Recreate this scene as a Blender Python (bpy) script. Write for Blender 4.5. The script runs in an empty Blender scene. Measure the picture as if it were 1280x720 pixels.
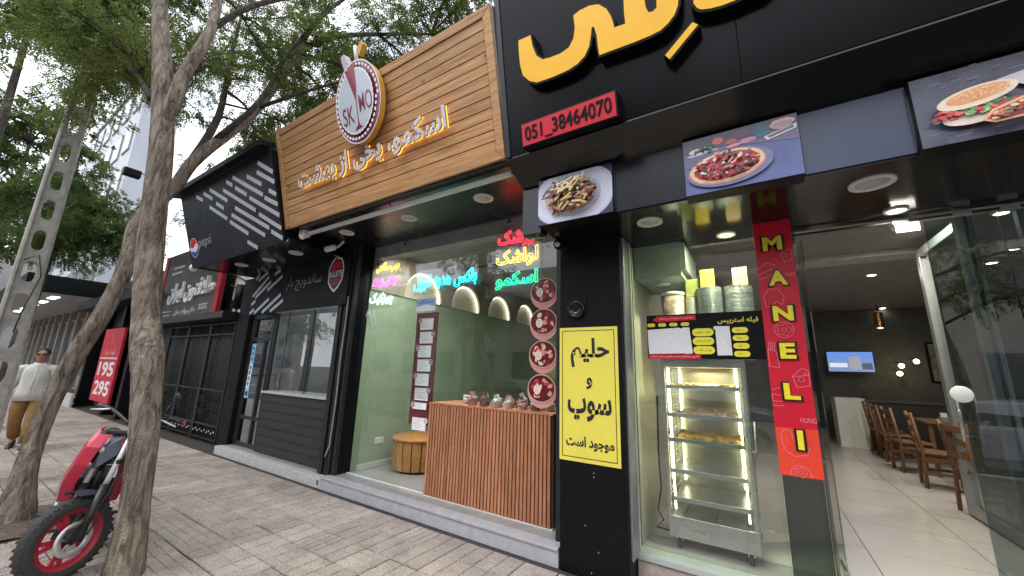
import bpy, math, random
import numpy as np
from mathutils import Vector, Matrix
random.seed(7); rnd = random.Random(11); npr = np.random.RandomState(5)
C = bpy.context.scene
COL = C.collection
R = math.radians
# ------------------------------------------------------------ camera, sky, sun, exposure
cam = bpy.data.cameras.new('camera'); camo = bpy.data.objects.new('camera', cam); COL.objects.link(camo)
cam.sensor_width = 36; cam.lens = 13.247; cam.clip_start = 0.02; cam.clip_end = 600
ax = Matrix(((0.84471149, -0.08962456, -0.5276646), (0.5344137, 0.19539501, 0.82232766), (0.02940227, -0.97662082, 0.212949)))
rt, dn, fw = Vector((ax[0][0], ax[1][0], ax[2][0])), Vector((ax[0][1], ax[1][1], ax[2][1])), Vector((ax[0][2], ax[1][2], ax[2][2]))
m = Matrix.Identity(4)
for i in range(3):
    m[i][0] = rt[i]; m[i][1] = -dn[i]; m[i][2] = -fw[i]; m[i][3] = (0, 0, 1.6)[i]
camo.matrix_world = m
C.camera = camo
w = bpy.data.worlds.new('World'); C.world = w; w.use_nodes = True
wn = w.node_tree; wn.nodes.clear()
SUN_EL, SUN_ROT = R(52), R(200)
sky = wn.nodes.new('ShaderNodeTexSky'); sky.sky_type = 'NISHITA'; sky.sun_disc = False
sky.sun_elevation = SUN_EL; sky.sun_rotation = SUN_ROT; sky.air_density = 1.0; sky.dust_density = 2.0
tc = wn.nodes.new('ShaderNodeTexCoord'); nz = wn.nodes.new('ShaderNodeTexNoise')
nz.inputs['Scale'].default_value = 3.2; nz.inputs['Detail'].default_value = 7; nz.inputs['Roughness'].default_value = .55
rp = wn.nodes.new('ShaderNodeValToRGB'); rp.color_ramp.elements[0].position = .27; rp.color_ramp.elements[1].position = .47
mx = wn.nodes.new('ShaderNodeMix'); mx.data_type = 'RGBA'; mx.inputs[7].default_value = (9.0, 9.3, 10.0, 1)
bg = wn.nodes.new('ShaderNodeBackground'); bg.inputs['Strength'].default_value = .12
wo = wn.nodes.new('ShaderNodeOutputWorld')
L = wn.links.new
L(tc.outputs['Generated'], nz.inputs['Vector']); L(nz.outputs['Fac'], rp.inputs['Fac']); L(rp.outputs['Color'], mx.inputs[0])
L(sky.outputs['Color'], mx.inputs[6]); L(mx.outputs[2], bg.inputs['Color']); L(bg.outputs['Background'], wo.inputs['Surface'])
sl = bpy.data.lights.new('sun', 'SUN'); sl.energy = .8; sl.angle = R(28); sl.color = (1, .96, .9)
so = bpy.data.objects.new('sun', sl); COL.objects.link(so)
sd = Vector((math.sin(SUN_ROT) * math.cos(SUN_EL), math.cos(SUN_ROT) * math.cos(SUN_EL), math.sin(SUN_EL)))
so.rotation_euler = (-sd).to_track_quat('-Z', 'Y').to_euler(); so.location = (0, -10, 30)
C.view_settings.view_transform = 'Standard'; C.view_settings.look = 'None'; C.view_settings.gamma = 1
C.view_settings.exposure = 0.95
C.cycles.max_bounces = 8; C.cycles.transparent_max_bounces = 24; C.cycles.diffuse_bounces = 3; C.cycles.glossy_bounces = 4
C.cycles.sample_clamp_indirect = 6
C.cycles.use_denoising = True

# ------------------------------------------------------------ materials
MATS = {}
def lin(r, g, b):
    return tuple(((c / 255.) / 12.92 if c / 255. <= .04045 else ((c / 255. + .055) / 1.055) ** 2.4) for c in (r, g, b))
def mat(name, col, rough=.5, metal=0, var=.2, scale=6, bump=0., bscale=None, stretch=(1, 1, 1), spec=.5, coat=0, emit=0, col2=None, objrand=0., detail=6, speck=None, knots=0, stain=0):
    if name in MATS: return MATS[name]
    m = bpy.data.materials.new(name); m.use_nodes = True; nt = m.node_tree; p = nt.nodes['Principled BSDF']
    p.inputs['Roughness'].default_value = rough; p.inputs['Metallic'].default_value = metal
    p.inputs['Specular IOR Level'].default_value = spec; p.inputs['Coat Weight'].default_value = coat
    lk = nt.links.new
    tcn = nt.nodes.new('ShaderNodeTexCoord'); mp = nt.nodes.new('ShaderNodeMapping'); mp.inputs['Scale'].default_value = stretch
    lk(tcn.outputs['Object'], mp.inputs['Vector'])
    n = nt.nodes.new('ShaderNodeTexNoise'); n.noise_dimensions = '4D'; n.inputs['Scale'].default_value = scale; n.inputs['Detail'].default_value = detail
    n.inputs['Roughness'].default_value = .62
    lk(mp.outputs['Vector'], n.inputs['Vector'])
    oi = nt.nodes.new('ShaderNodeObjectInfo'); mm = nt.nodes.new('ShaderNodeMath'); mm.operation = 'MULTIPLY'; mm.inputs[1].default_value = 37.
    lk(oi.outputs['Random'], mm.inputs[0]); lk(mm.outputs[0], n.inputs['W'])
    c2 = col2 if col2 else tuple(c * (1 - var) for c in col); c1 = col if col2 else tuple(min(1, c * (1 + var)) for c in col)
    mr = nt.nodes.new('ShaderNodeMapRange'); mr.inputs[1].default_value = .3; mr.inputs[2].default_value = .7
    lk(n.outputs['Fac'], mr.inputs[0])
    mi = nt.nodes.new('ShaderNodeMix'); mi.data_type = 'RGBA'; mi.inputs[6].default_value = (*c1, 1); mi.inputs[7].default_value = (*c2, 1)
    lk(mr.outputs[0], mi.inputs[0]); out = mi.outputs[2]
    if speck:
        n5 = nt.nodes.new('ShaderNodeTexNoise'); n5.inputs['Scale'].default_value = speck[0]; n5.inputs['Detail'].default_value = 2; lk(tcn.outputs['Object'], n5.inputs['Vector'])
        m5 = nt.nodes.new('ShaderNodeMapRange'); m5.inputs[1].default_value = .35; m5.inputs[2].default_value = .65; m5.inputs[3].default_value = 1 - speck[1]; m5.inputs[4].default_value = 1 + speck[1]; lk(n5.outputs['Fac'], m5.inputs[0])
        h5 = nt.nodes.new('ShaderNodeHueSaturation'); lk(out, h5.inputs['Color']); lk(m5.outputs[0], h5.inputs['Value']); out = h5.outputs['Color']
    if knots:
        v5 = nt.nodes.new('ShaderNodeTexVoronoi'); v5.inputs['Scale'].default_value = 1; mp5 = nt.nodes.new('ShaderNodeMapping'); mp5.inputs['Scale'].default_value = (3.2, 6, 6)
        lk(tcn.outputs['Object'], mp5.inputs['Vector']); ad5 = nt.nodes.new('ShaderNodeVectorMath'); lk(mp5.outputs[0], ad5.inputs[0]); lk(mm.outputs[0], ad5.inputs[1]); lk(ad5.outputs[0], v5.inputs['Vector'])
        r5 = nt.nodes.new('ShaderNodeMapRange'); r5.inputs[1].default_value = .04; r5.inputs[2].default_value = .13; r5.inputs[3].default_value = 1 - knots; r5.inputs[4].default_value = 1; lk(v5.outputs['Distance'], r5.inputs[0])
        h6 = nt.nodes.new('ShaderNodeHueSaturation'); lk(out, h6.inputs['Color']); lk(r5.outputs[0], h6.inputs['Value']); out = h6.outputs['Color']
    if stain:
        ge = nt.nodes.new('ShaderNodeNewGeometry'); n7 = nt.nodes.new('ShaderNodeTexNoise'); n7.inputs['Scale'].default_value = 1.1; n7.inputs['Detail'].default_value = 9; n7.inputs['Roughness'].default_value = .7; lk(ge.outputs['Position'], n7.inputs['Vector'])
        m7 = nt.nodes.new('ShaderNodeMapRange'); m7.inputs[1].default_value = .38; m7.inputs[2].default_value = .6; m7.inputs[3].default_value = 1 - stain; m7.inputs[4].default_value = 1.08; lk(n7.outputs['Fac'], m7.inputs[0])
        h7 = nt.nodes.new('ShaderNodeHueSaturation'); lk(out, h7.inputs['Color']); lk(m7.outputs[0], h7.inputs['Value']); out = h7.outputs['Color']
    if objrand:
        hs = nt.nodes.new('ShaderNodeHueSaturation'); m2 = nt.nodes.new('ShaderNodeMapRange')
        m2.inputs[3].default_value = 1 - objrand; m2.inputs[4].default_value = 1 + objrand
        lk(oi.outputs['Random'], m2.inputs[0]); lk(m2.outputs[0], hs.inputs['Value']); lk(out, hs.inputs['Color']); out = hs.outputs['Color']
    lk(out, p.inputs['Base Color'])
    rr = nt.nodes.new('ShaderNodeMapRange'); rr.inputs[3].default_value = max(.02, rough * .6); rr.inputs[4].default_value = min(1, rough * 1.5 + .02)
    lk(n.outputs['Fac'], rr.inputs[0]); lk(rr.outputs[0], p.inputs['Roughness'])
    if bump:
        n2 = nt.nodes.new('ShaderNodeTexNoise'); n2.inputs['Scale'].default_value = bscale or scale * 4; n2.inputs['Detail'].default_value = 8
        lk(mp.outputs['Vector'], n2.inputs['Vector'])
        b = nt.nodes.new('ShaderNodeBump'); b.inputs['Strength'].default_value = bump; b.inputs['Distance'].default_value = .02
        lk(n2.outputs['Fac'], b.inputs['Height']); lk(b.outputs['Normal'], p.inputs['Normal'])
    if emit:
        p.inputs['Emission Color'].default_value = (*col, 1); p.inputs['Emission Strength'].default_value = emit
    MATS[name] = m; return m
def glow(name, col, s):
    if name in MATS: return MATS[name]
    m = bpy.data.materials.new(name); m.use_nodes = True; nt = m.node_tree; nt.nodes.clear()
    e = nt.nodes.new('ShaderNodeEmission'); e.inputs['Color'].default_value = (*col, 1); e.inputs['Strength'].default_value = s
    o = nt.nodes.new('ShaderNodeOutputMaterial'); nt.links.new(e.outputs[0], o.inputs[0]); MATS[name] = m; return m
def glassmat(name, tint=(.93, .96, .95), ior=1.5, boost=1.0, rough=0.):
    m = bpy.data.materials.new(name); m.use_nodes = True; nt = m.node_tree; nt.nodes.clear()
    t = nt.nodes.new('ShaderNodeBsdfTransparent'); t.inputs[0].default_value = (*tint, 1)
    g = nt.nodes.new('ShaderNodeBsdfGlossy'); g.inputs['Roughness'].default_value = rough
    f = nt.nodes.new('ShaderNodeFresnel'); f.inputs['IOR'].default_value = ior
    k = nt.nodes.new('ShaderNodeMath'); k.operation = 'MULTIPLY'; k.inputs[1].default_value = boost; k.use_clamp = True
    x = nt.nodes.new('ShaderNodeMixShader'); o = nt.nodes.new('ShaderNodeOutputMaterial'); l = nt.links.new
    gg = nt.nodes.new('ShaderNodeNewGeometry'); iv = nt.nodes.new('ShaderNodeMath'); iv.operation = 'SUBTRACT'; iv.inputs[0].default_value = 1.; k2 = nt.nodes.new('ShaderNodeMath'); k2.operation = 'MULTIPLY'
    l(gg.outputs['Backfacing'], iv.inputs[1]); l(f.outputs[0], k.inputs[0]); l(k.outputs[0], k2.inputs[0]); l(iv.outputs[0], k2.inputs[1]); l(k2.outputs[0], x.inputs[0]); l(t.outputs[0], x.inputs[1]); l(g.outputs[0], x.inputs[2]); l(x.outputs[0], o.inputs[0])
    MATS[name] = m; return m
def printmat(name, rough=.35, emit=0., var=.08):
    m = bpy.data.materials.new(name); m.use_nodes = True; nt = m.node_tree; p = nt.nodes['Principled BSDF']; l = nt.links.new
    a = nt.nodes.new('ShaderNodeAttribute'); a.attribute_name = 'Col'
    n = nt.nodes.new('ShaderNodeTexNoise'); n.inputs['Scale'].default_value = 40; n.inputs['Detail'].default_value = 5
    t = nt.nodes.new('ShaderNodeTexCoord'); l(t.outputs['Object'], n.inputs['Vector'])
    mr = nt.nodes.new('ShaderNodeMapRange'); mr.inputs[3].default_value = 1 - var * 2; mr.inputs[4].default_value = 1 + var * 2
    h = nt.nodes.new('ShaderNodeHueSaturation'); l(n.outputs['Fac'], mr.inputs[0]); l(mr.outputs[0], h.inputs['Value'])
    l(a.outputs['Color'], h.inputs['Color']); l(h.outputs['Color'], p.inputs['Base Color']); p.inputs['Roughness'].default_value = rough
    if emit: l(h.outputs['Color'], p.inputs['Emission Color']); p.inputs['Emission Strength'].default_value = emit
    MATS[name] = m; return m
def leafmat(name, c1, c2, c3):
    m = bpy.data.materials.new(name); m.use_nodes = True; nt = m.node_tree; nt.nodes.clear(); l = nt.links.new
    g = nt.nodes.new('ShaderNodeNewGeometry'); r = nt.nodes.new('ShaderNodeValToRGB')
    r.color_ramp.elements[0].color = (*c1, 1); r.color_ramp.elements[1].color = (*c3, 1)
    e = r.color_ramp.elements.new(.55); e.color = (*c2, 1)
    t = nt.nodes.new('ShaderNodeTexCoord'); n = nt.nodes.new('ShaderNodeTexNoise'); n.inputs['Scale'].default_value = 1.3
    l(t.outputs['Object'], n.inputs['Vector'])
    ad = nt.nodes.new('ShaderNodeMath'); ad.operation = 'ADD'; sc = nt.nodes.new('ShaderNodeMath'); sc.operation = 'MULTIPLY_ADD'
    sc.inputs[1].default_value = .5; sc.inputs[2].default_value = 0
    l(g.outputs['Random Per Island'], sc.inputs[0]); l(sc.outputs[0], ad.inputs[0])
    mr = nt.nodes.new('ShaderNodeMapRange'); mr.inputs[1].default_value = .35; mr.inputs[2].default_value = .65; mr.inputs[4].default_value = .5
    l(n.outputs['Fac'], mr.inputs[0]); l(mr.outputs[0], ad.inputs[1]); l(ad.outputs[0], r.inputs[0])
    d = nt.nodes.new('ShaderNodeBsdfDiffuse'); tr = nt.nodes.new('ShaderNodeBsdfTranslucent'); x = nt.nodes.new('ShaderNodeMixShader')
    x.inputs[0].default_value = .5; o = nt.nodes.new('ShaderNodeOutputMaterial')
    l(r.outputs[0], d.inputs[0]); l(r.outputs[0], tr.inputs[0]); l(d.outputs[0], x.inputs[1]); l(tr.outputs[0], x.inputs[2]); l(x.outputs[0], o.inputs[0])
    MATS[name] = m; return m
def barkmat(name, c1, c2):
    m = bpy.data.materials.new(name); m.use_nodes = True; nt = m.node_tree; p = nt.nodes['Principled BSDF']; l = nt.links.new
    t = nt.nodes.new('ShaderNodeTexCoord'); mp = nt.nodes.new('ShaderNodeMapping'); mp.inputs['Scale'].default_value = (20, 20, 3.4)
    n = nt.nodes.new('ShaderNodeTexNoise'); n.inputs['Scale'].default_value = 1; n.inputs['Detail'].default_value = 8; n.inputs['Distortion'].default_value = .9; n.inputs['Roughness'].default_value = .62
    n2 = nt.nodes.new('ShaderNodeTexNoise'); n2.inputs['Scale'].default_value = 60; n2.inputs['Detail'].default_value = 6
    l(t.outputs['Object'], mp.inputs[0]); l(mp.outputs[0], n.inputs['Vector']); l(t.outputs['Object'], n2.inputs['Vector'])
    r = nt.nodes.new('ShaderNodeValToRGB'); r.color_ramp.elements[0].position = .36; r.color_ramp.elements[1].position = .62
    r.color_ramp.elements[0].color = (*c2, 1); r.color_ramp.elements[1].color = (*c1, 1); l(n.outputs['Fac'], r.inputs[0]); l(r.outputs[0], p.inputs['Base Color'])
    a = nt.nodes.new('ShaderNodeMath'); a.operation = 'MULTIPLY_ADD'; a.inputs[1].default_value = .25; l(n2.outputs['Fac'], a.inputs[0]); l(n.outputs['Fac'], a.inputs[2])
    b = nt.nodes.new('ShaderNodeBump'); b.inputs['Strength'].default_value = 1; b.inputs['Distance'].default_value = .12; l(a.outputs[0], b.inputs['Height']); l(b.outputs[0], p.inputs['Normal'])
    p.inputs['Roughness'].default_value = .95; MATS[name] = m; return m

M_tile = mat('paving_concrete', (.40, .348, .308), .85, var=.16, scale=5, bump=.5, bscale=160, objrand=.12, speck=(110, .45), stain=.24)
M_joint = mat('joint_grit', (.055, .046, .04), .95, var=.3, scale=20, bump=.3)
M_black = mat('gloss_black_panel', (.005, .0055, .007), .12, var=.2, scale=1.5, bump=.012, bscale=2.5)
M_blackm = mat('matt_black_paint', (.005, .0055, .007), .45, var=.3, scale=5, bump=.06, spec=.16)
M_frame = mat('dark_metal_frame', (.03, .032, .035), .35, metal=.4, var=.3)
M_steel = mat('brushed_steel', (.5, .51, .53), .28, metal=.85, var=.12, scale=4, stretch=(1, 1, 8))
M_alu = mat('grey_aluminium', (.36, .38, .38), .35, metal=.6, var=.12)
M_white = mat('white_plastic', (.72, .72, .70), .4, var=.05)
M_marble = mat('step_stone_white', (.42, .43, .465), .4, var=.14, scale=12, bump=.05)
M_ledge = mat('ledge_stone_grey', (.30, .31, .31), .35, var=.2, scale=10, bump=.05)
M_speck = mat('speckled_stone', (.5, .5, .5), .5, var=.35, scale=45, detail=3)
M_wood = mat('pine_plank', lin(212, 164, 110), .5, scale=2.4, stretch=(1.0, 9, 22), col2=lin(150, 102, 62), objrand=.16, bump=.2, bscale=8, knots=.75)
M_slat = mat('slat_wood', lin(198, 136, 100), .5, scale=3, stretch=(10, 10, 1.2), col2=lin(146, 94, 68), objrand=.15, bump=.05)
M_slatback = mat('slat_backing', (.035, .018, .012), .8)
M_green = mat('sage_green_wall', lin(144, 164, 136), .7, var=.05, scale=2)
M_beige = mat('taupe_plaster', lin(150, 142, 125), .75, var=.05, scale=2)
M_floor = mat('grey_floor_tile', (.33, .33, .33), .2, var=.15, scale=3)
M_floor2 = mat('pale_floor_tile', (.50, .47, .45), .22, var=.07, scale=2, objrand=.03)
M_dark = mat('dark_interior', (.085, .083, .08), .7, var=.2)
M_ceil = mat('interior_ceiling', (.22, .21, .2), .6, var=.1)
M_yellow = mat('yellow_letter_face', lin(255, 196, 0), .4, scale=5, col2=lin(246, 182, 0), bump=.03)
M_red = mat('red_sign_face', lin(205, 18, 45), .35, var=.06)
M_concrete = mat('pole_concrete', (.35, .335, .3), .85, var=.25, scale=9, bump=.3)
M_dirt = mat('soil', (.12, .09, .07), 1, var=.4, scale=14, bump=.8)
M_asph = mat('asphalt', (.05, .05, .052), .85, var=.3, scale=30, bump=.4)
M_bwhite = mat('pale_cladding', (.42, .44, .48), .5, var=.06, scale=1)
M_bgrey = mat('grey_cladding', (.3, .3, .3), .6, var=.1, scale=1)
M_bark = barkmat('grey_brown_bark', (.46, .385, .305), (.12, .09, .068))
M_bark2 = barkmat('dark_bark', (.13, .105, .08), (.045, .034, .027))
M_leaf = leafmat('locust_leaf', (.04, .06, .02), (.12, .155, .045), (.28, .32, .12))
M_leafd = leafmat('dark_leaf', (.032, .052, .02), (.09, .125, .042), (.22, .26, .095))  # darker leaf greens for the background trees
M_print = printmat('printed_sheet'); M_printg = printmat('glossy_print', .18)
G_glass = glassmat('clear_glass', (.94, .97, .955), 1.5, 2.6)
G_dark = glassmat('smoky_glass', (.6, .66, .64), 1.6, 3.6)
G_mirr = glassmat('mirror_strip', (.35, .42, .40), 2.2, 1.6)
E_warm = glow('warm_led', (1, .88, .48), 8); E_spot = glow('spot_on', (1, .97, .85), 9); E_arch = glow('arch_led', (1, .93, .74), 2.6)

# ------------------------------------------------------------ mesh helpers
def root_of(o):
    while o.parent: o = o.parent
    return o
ORG = {}
class MB:
    def __init__(s): s.v = []; s.f = []; s.sm = []; s.c = []; s.mi = []; s.cur = 0; s.col = None
    def add(s, vs, fs, smooth=False):
        b = len(s.v); s.v.extend([tuple(x) for x in vs])
        for f in fs:
            s.f.append([b + i for i in f]); s.sm.append(smooth); s.mi.append(s.cur); s.c.append(s.col)
        return s
    def hexa(s, p, smooth=False):
        return s.add(p, [(0, 3, 2, 1), (4, 5, 6, 7), (0, 1, 5, 4), (1, 2, 6, 5), (2, 3, 7, 6), (3, 0, 4, 7)], smooth)
    def box(s, x0, x1, y0, y1, z0, z1):
        return s.hexa([(x0, y0, z0), (x1, y0, z0), (x1, y1, z0), (x0, y1, z0), (x0, y0, z1), (x1, y0, z1), (x1, y1, z1), (x0, y1, z1)])
    def obox(s, c, U, V, N, a, b, d):
        c, U, V, N = Vector(c), Vector(U), Vector(V), Vector(N); p = []
        for k in (-1, 1):
            for i, j in ((-1, -1), (1, -1), (1, 1), (-1, 1)): p.append(c + U * (i * a / 2) + V * (j * b / 2) + N * (k * d / 2))
        return s.hexa(p)
    def bar(s, a, b, w, h=None, up=(0, 0, 1)):
        a, b = Vector(a), Vector(b); h = h or w; d = b - a; l = d.length; d.normalize(); up = Vector(up)
        if abs(d.dot(up)) > .98: up = Vector((0, 1, 0))
        sd = d.cross(up).normalized(); u2 = sd.cross(d)
        return s.obox((a + b) / 2, d, sd, u2, l, w, h)
    def tube(s, pts, r, n=8, caps=True, smooth=True, flat=1.):
        pts = [Vector(p) for p in pts]; k = len(pts); rs = r if isinstance(r, (list, tuple)) else [r] * k
        vs = []; d0 = (pts[1] - pts[0]).normalized(); ref = Vector((0, 0, 1)) if abs(d0.z) < .9 else Vector((1, 0, 0))
        sd = d0.cross(ref).normalized()
        for i, p in enumerate(pts):
            d = (pts[min(i + 1, k - 1)] - pts[max(i - 1, 0)]).normalized(); sd = (sd - d * sd.dot(d)).normalized(); u = d.cross(sd)
            ri = rs[i]; ra, rb = ri if isinstance(ri, tuple) else (ri, ri * flat)
            for j in range(n):
                t = 2 * math.pi * j / n; vs.append(p + sd * (ra * math.cos(t)) + u * (rb * math.sin(t)))
        fs = [(i * n + j, i * n + (j + 1) % n, (i + 1) * n + (j + 1) % n, (i + 1) * n + j) for i in range(k - 1) for j in range(n)]
        if caps: fs += [tuple(range(n))[::-1], tuple((k - 1) * n + j for j in range(n))]
        return s.add(vs, fs, smooth)
    def lathe(s, c, prof, n=20, N=(0, 0, 1), cap=True, U=None):
        c, N = Vector(c), Vector(N).normalized(); U = Vector(U) if U else (N.orthogonal().normalized()); V = N.cross(U); vs = []
        for r, h in prof:
            for j in range(n):
                t = 2 * math.pi * j / n; vs.append(c + U * (r * math.cos(t)) + V * (r * math.sin(t)) + N * h)
        k = len(prof)
        fs = [(i * n + j, i * n + (j + 1) % n, (i + 1) * n + (j + 1) % n, (i + 1) * n + j) for i in range(k - 1) for j in range(n)]
        if cap: fs += [tuple(range(n))[::-1], tuple((k - 1) * n + j for j in range(n))]
        return s.add(vs, fs, True)
    def ball(s, c, rx, ry=None, rz=None, n=12, k=8, M=None):
        ry = ry or rx; rz = rz or rx; c = Vector(c); vs = []; M = M or Matrix.Identity(3)
        for i in range(k + 1):
            a = math.pi * i / k
            for j in range(n):
                t = 2 * math.pi * j / n; vs.append(c + M @ Vector((rx * math.sin(a) * math.cos(t), ry * math.sin(a) * math.sin(t), -rz * math.cos(a))))
        return s.add(vs, [(i * n + j, i * n + (j + 1) % n, (i + 1) * n + (j + 1) % n, (i + 1) * n + j) for i in range(k) for j in range(n)], True)
    def prism(s, pts, O, U, V, N, d):
        O, U, V, N = Vector(O), Vector(U), Vector(V), Vector(N); a = [O + U * p[0] + V * p[1] for p in pts]; b = [q + N * d for q in a]; n = len(pts)
        return s.add(a + b, [tuple(range(n))[::-1], tuple(range(n, 2 * n))] + [(i, (i + 1) % n, n + (i + 1) % n, n + i) for i in range(n)])
    def quad(s, a, b, c, d): return s.add([a, b, c, d], [(0, 1, 2, 3)])
    def out(s, name, material, parent=None, bev=0, label=None, kind=None):
        me = bpy.data.meshes.new(name); off = ORG.get(root_of(parent), (0, 0, 0)) if parent else (0, 0, 0)
        me.from_pydata([(x - off[0], y - off[1], z - off[2]) for x, y, z in s.v], [], s.f)
        ms = material if isinstance(material, list) else [material]
        for mm in ms: me.materials.append(mm)
        me.polygons.foreach_set('use_smooth', s.sm)
        if len(ms) > 1: me.polygons.foreach_set('material_index', s.mi)
        if any(c is not None for c in s.c):
            at = me.color_attributes.new('Col', 'FLOAT_COLOR', 'CORNER'); buf = []
            for p, c in zip(me.polygons, s.c): buf.extend(list((*(c or (0, 0, 0)), 1)) * p.loop_total)
            at.data.foreach_set('color', buf)
        me.update(); o = bpy.data.objects.new(name, me); COL.objects.link(o)
        if parent: o.parent = parent
        if bev:
            b = o.modifiers.new('bevel', 'BEVEL'); b.width = bev; b.segments = 2; b.limit_method = 'ANGLE'
        if label: o['label'] = label
        if kind: o['kind'] = kind
        return o
def thing(name, label, cat, loc=(0, 0, 0), group=None):
    o = bpy.data.objects.new(name, None); COL.objects.link(o); o.location = loc; ORG[o] = tuple(loc)
    o['label'] = label; o['category'] = cat; o.empty_display_size = .1
    if group: o['group'] = group
    return o
def tag(o, label, cat, group=None):
    o['label'] = label; o['category'] = cat
    if group: o['group'] = group
    return o
def struct(o): o['kind'] = 'structure'; return o
def copy_tree(o, parent=None):
    c = o.copy(); COL.objects.link(c)
    if parent: c.parent = parent
    for ch in list(o.children): copy_tree(ch, c)
    return c

# ---- Persian shaping (presentation forms, visual order)
DU = dict(zip('بتثجحخسشصضطظعغفقلمنه', [0xFE8F, 0xFE95, 0xFE99, 0xFE9D, 0xFEA1, 0xFEA5, 0xFEB1, 0xFEB5, 0xFEB9, 0xFEBD, 0xFEC1, 0xFEC5, 0xFEC9, 0xFECD, 0xFED1, 0xFED5, 0xFEDD, 0xFEE1, 0xFEE5, 0xFEE9]))
DU.update({'پ': 0xFB56, 'چ': 0xFB7A, 'ک': 0xFB8E, 'گ': 0xFB92, 'ی': 0xFBFC})
RJ = dict(zip('ادذرزو', [0xFE8D, 0xFEA9, 0xFEAB, 0xFEAD, 0xFEAF, 0xFEED])); RJ['ژ'] = 0xFB8A; RJ['لا'] = 0xFEFB
def fa(s):
    t = []; i = 0
    while i < len(s):
        if s[i:i + 2] == 'لا': t.append('لا'); i += 2
        else: t.append(s[i]); i += 1
    out = []
    for i, ch in enumerate(t):
        pj = i > 0 and t[i - 1] in DU; nj = i + 1 < len(t) and (t[i + 1] in DU or t[i + 1] in RJ)
        if ch in DU: out.append(chr(DU[ch] + (3 if pj and nj else 1 if pj else 2 if nj else 0)))
        elif ch in RJ: out.append(chr(RJ[ch] + (1 if pj else 0)))
        else: out.append(ch)
    return ''.join(out[::-1])
def text_geo(body, offset=0., extrude=0., bevel=0., outline=False, res=4, space=1.):
    cu = bpy.data.curves.new('tmp', 'FONT'); cu.body = body; cu.resolution_u = res; cu.offset = offset; cu.extrude = extrude
    cu.space_character = space
    if outline: cu.fill_mode = 'NONE'; cu.bevel_depth = bevel; cu.bevel_resolution = 1
    o = bpy.data.objects.new('tmp', cu); COL.objects.link(o); dg = bpy.context.evaluated_depsgraph_get(); dg.update()
    me = o.evaluated_get(dg).to_mesh(); vs = [tuple(v.co) for v in me.vertices]; fs = [tuple(p.vertices) for p in me.polygons]
    o.evaluated_get(dg).to_mesh_clear(); bpy.data.objects.remove(o); bpy.data.curves.remove(cu); return vs, fs
def put_text(mb, body, c, U, V, N, wdt=None, hgt=None, offset=0., depth=0., outline=False, bevel=.01, lift=0., space=1., shear=0.):
    """centred at c; scaled to wdt and/or hgt (metres)"""
    vs, fs = text_geo(body, offset, depth, bevel, outline, space=space)
    if not vs: return
    vs = [(x + y * shear, y, z) for x, y, z in vs]
    xs = [v[0] for v in vs]; ys = [v[1] for v in vs]; x0, x1, y0, y1 = min(xs), max(xs), min(ys), max(ys)
    sx = wdt / (x1 - x0) if wdt else None; sy = hgt / (y1 - y0) if hgt else None
    sx = sx or sy; sy = sy or sx; sz = min(sx, sy) if outline else 1.
    c, U, V, N = Vector(c), Vector(U), Vector(V), Vector(N); z0 = min(v[2] for v in vs)
    P = [c + U * ((v[0] - (x0 + x1) / 2) * sx) + V * ((v[1] - (y0 + y1) / 2) * sy) + N * ((v[2] - (0 if outline else z0)) * sz + lift) for v in vs]
    mb.add(P, fs, outline)
def split_out(b, name, material, parent):
    n = len(b.v); par = list(range(n))
    def fd(i):
        while par[i] != i: par[i] = par[par[i]]; i = par[i]
        return i
    for f in b.f:
        a = fd(f[0])
        for i in f[1:]: par[fd(i)] = a
    gr = {}
    for f in b.f: gr.setdefault(fd(f[0]), []).append(f)
    for fs in sorted(gr.values(), key=lambda q: min(b.v[i][0] for f in q for i in f)):
        ids = sorted({i for f in fs for i in f}); mp = {i: k for k, i in enumerate(ids)}; c = MB(); c.add([b.v[i] for i in ids], [[mp[i] for i in f] for f in fs]); c.out(name, material, parent)
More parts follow.
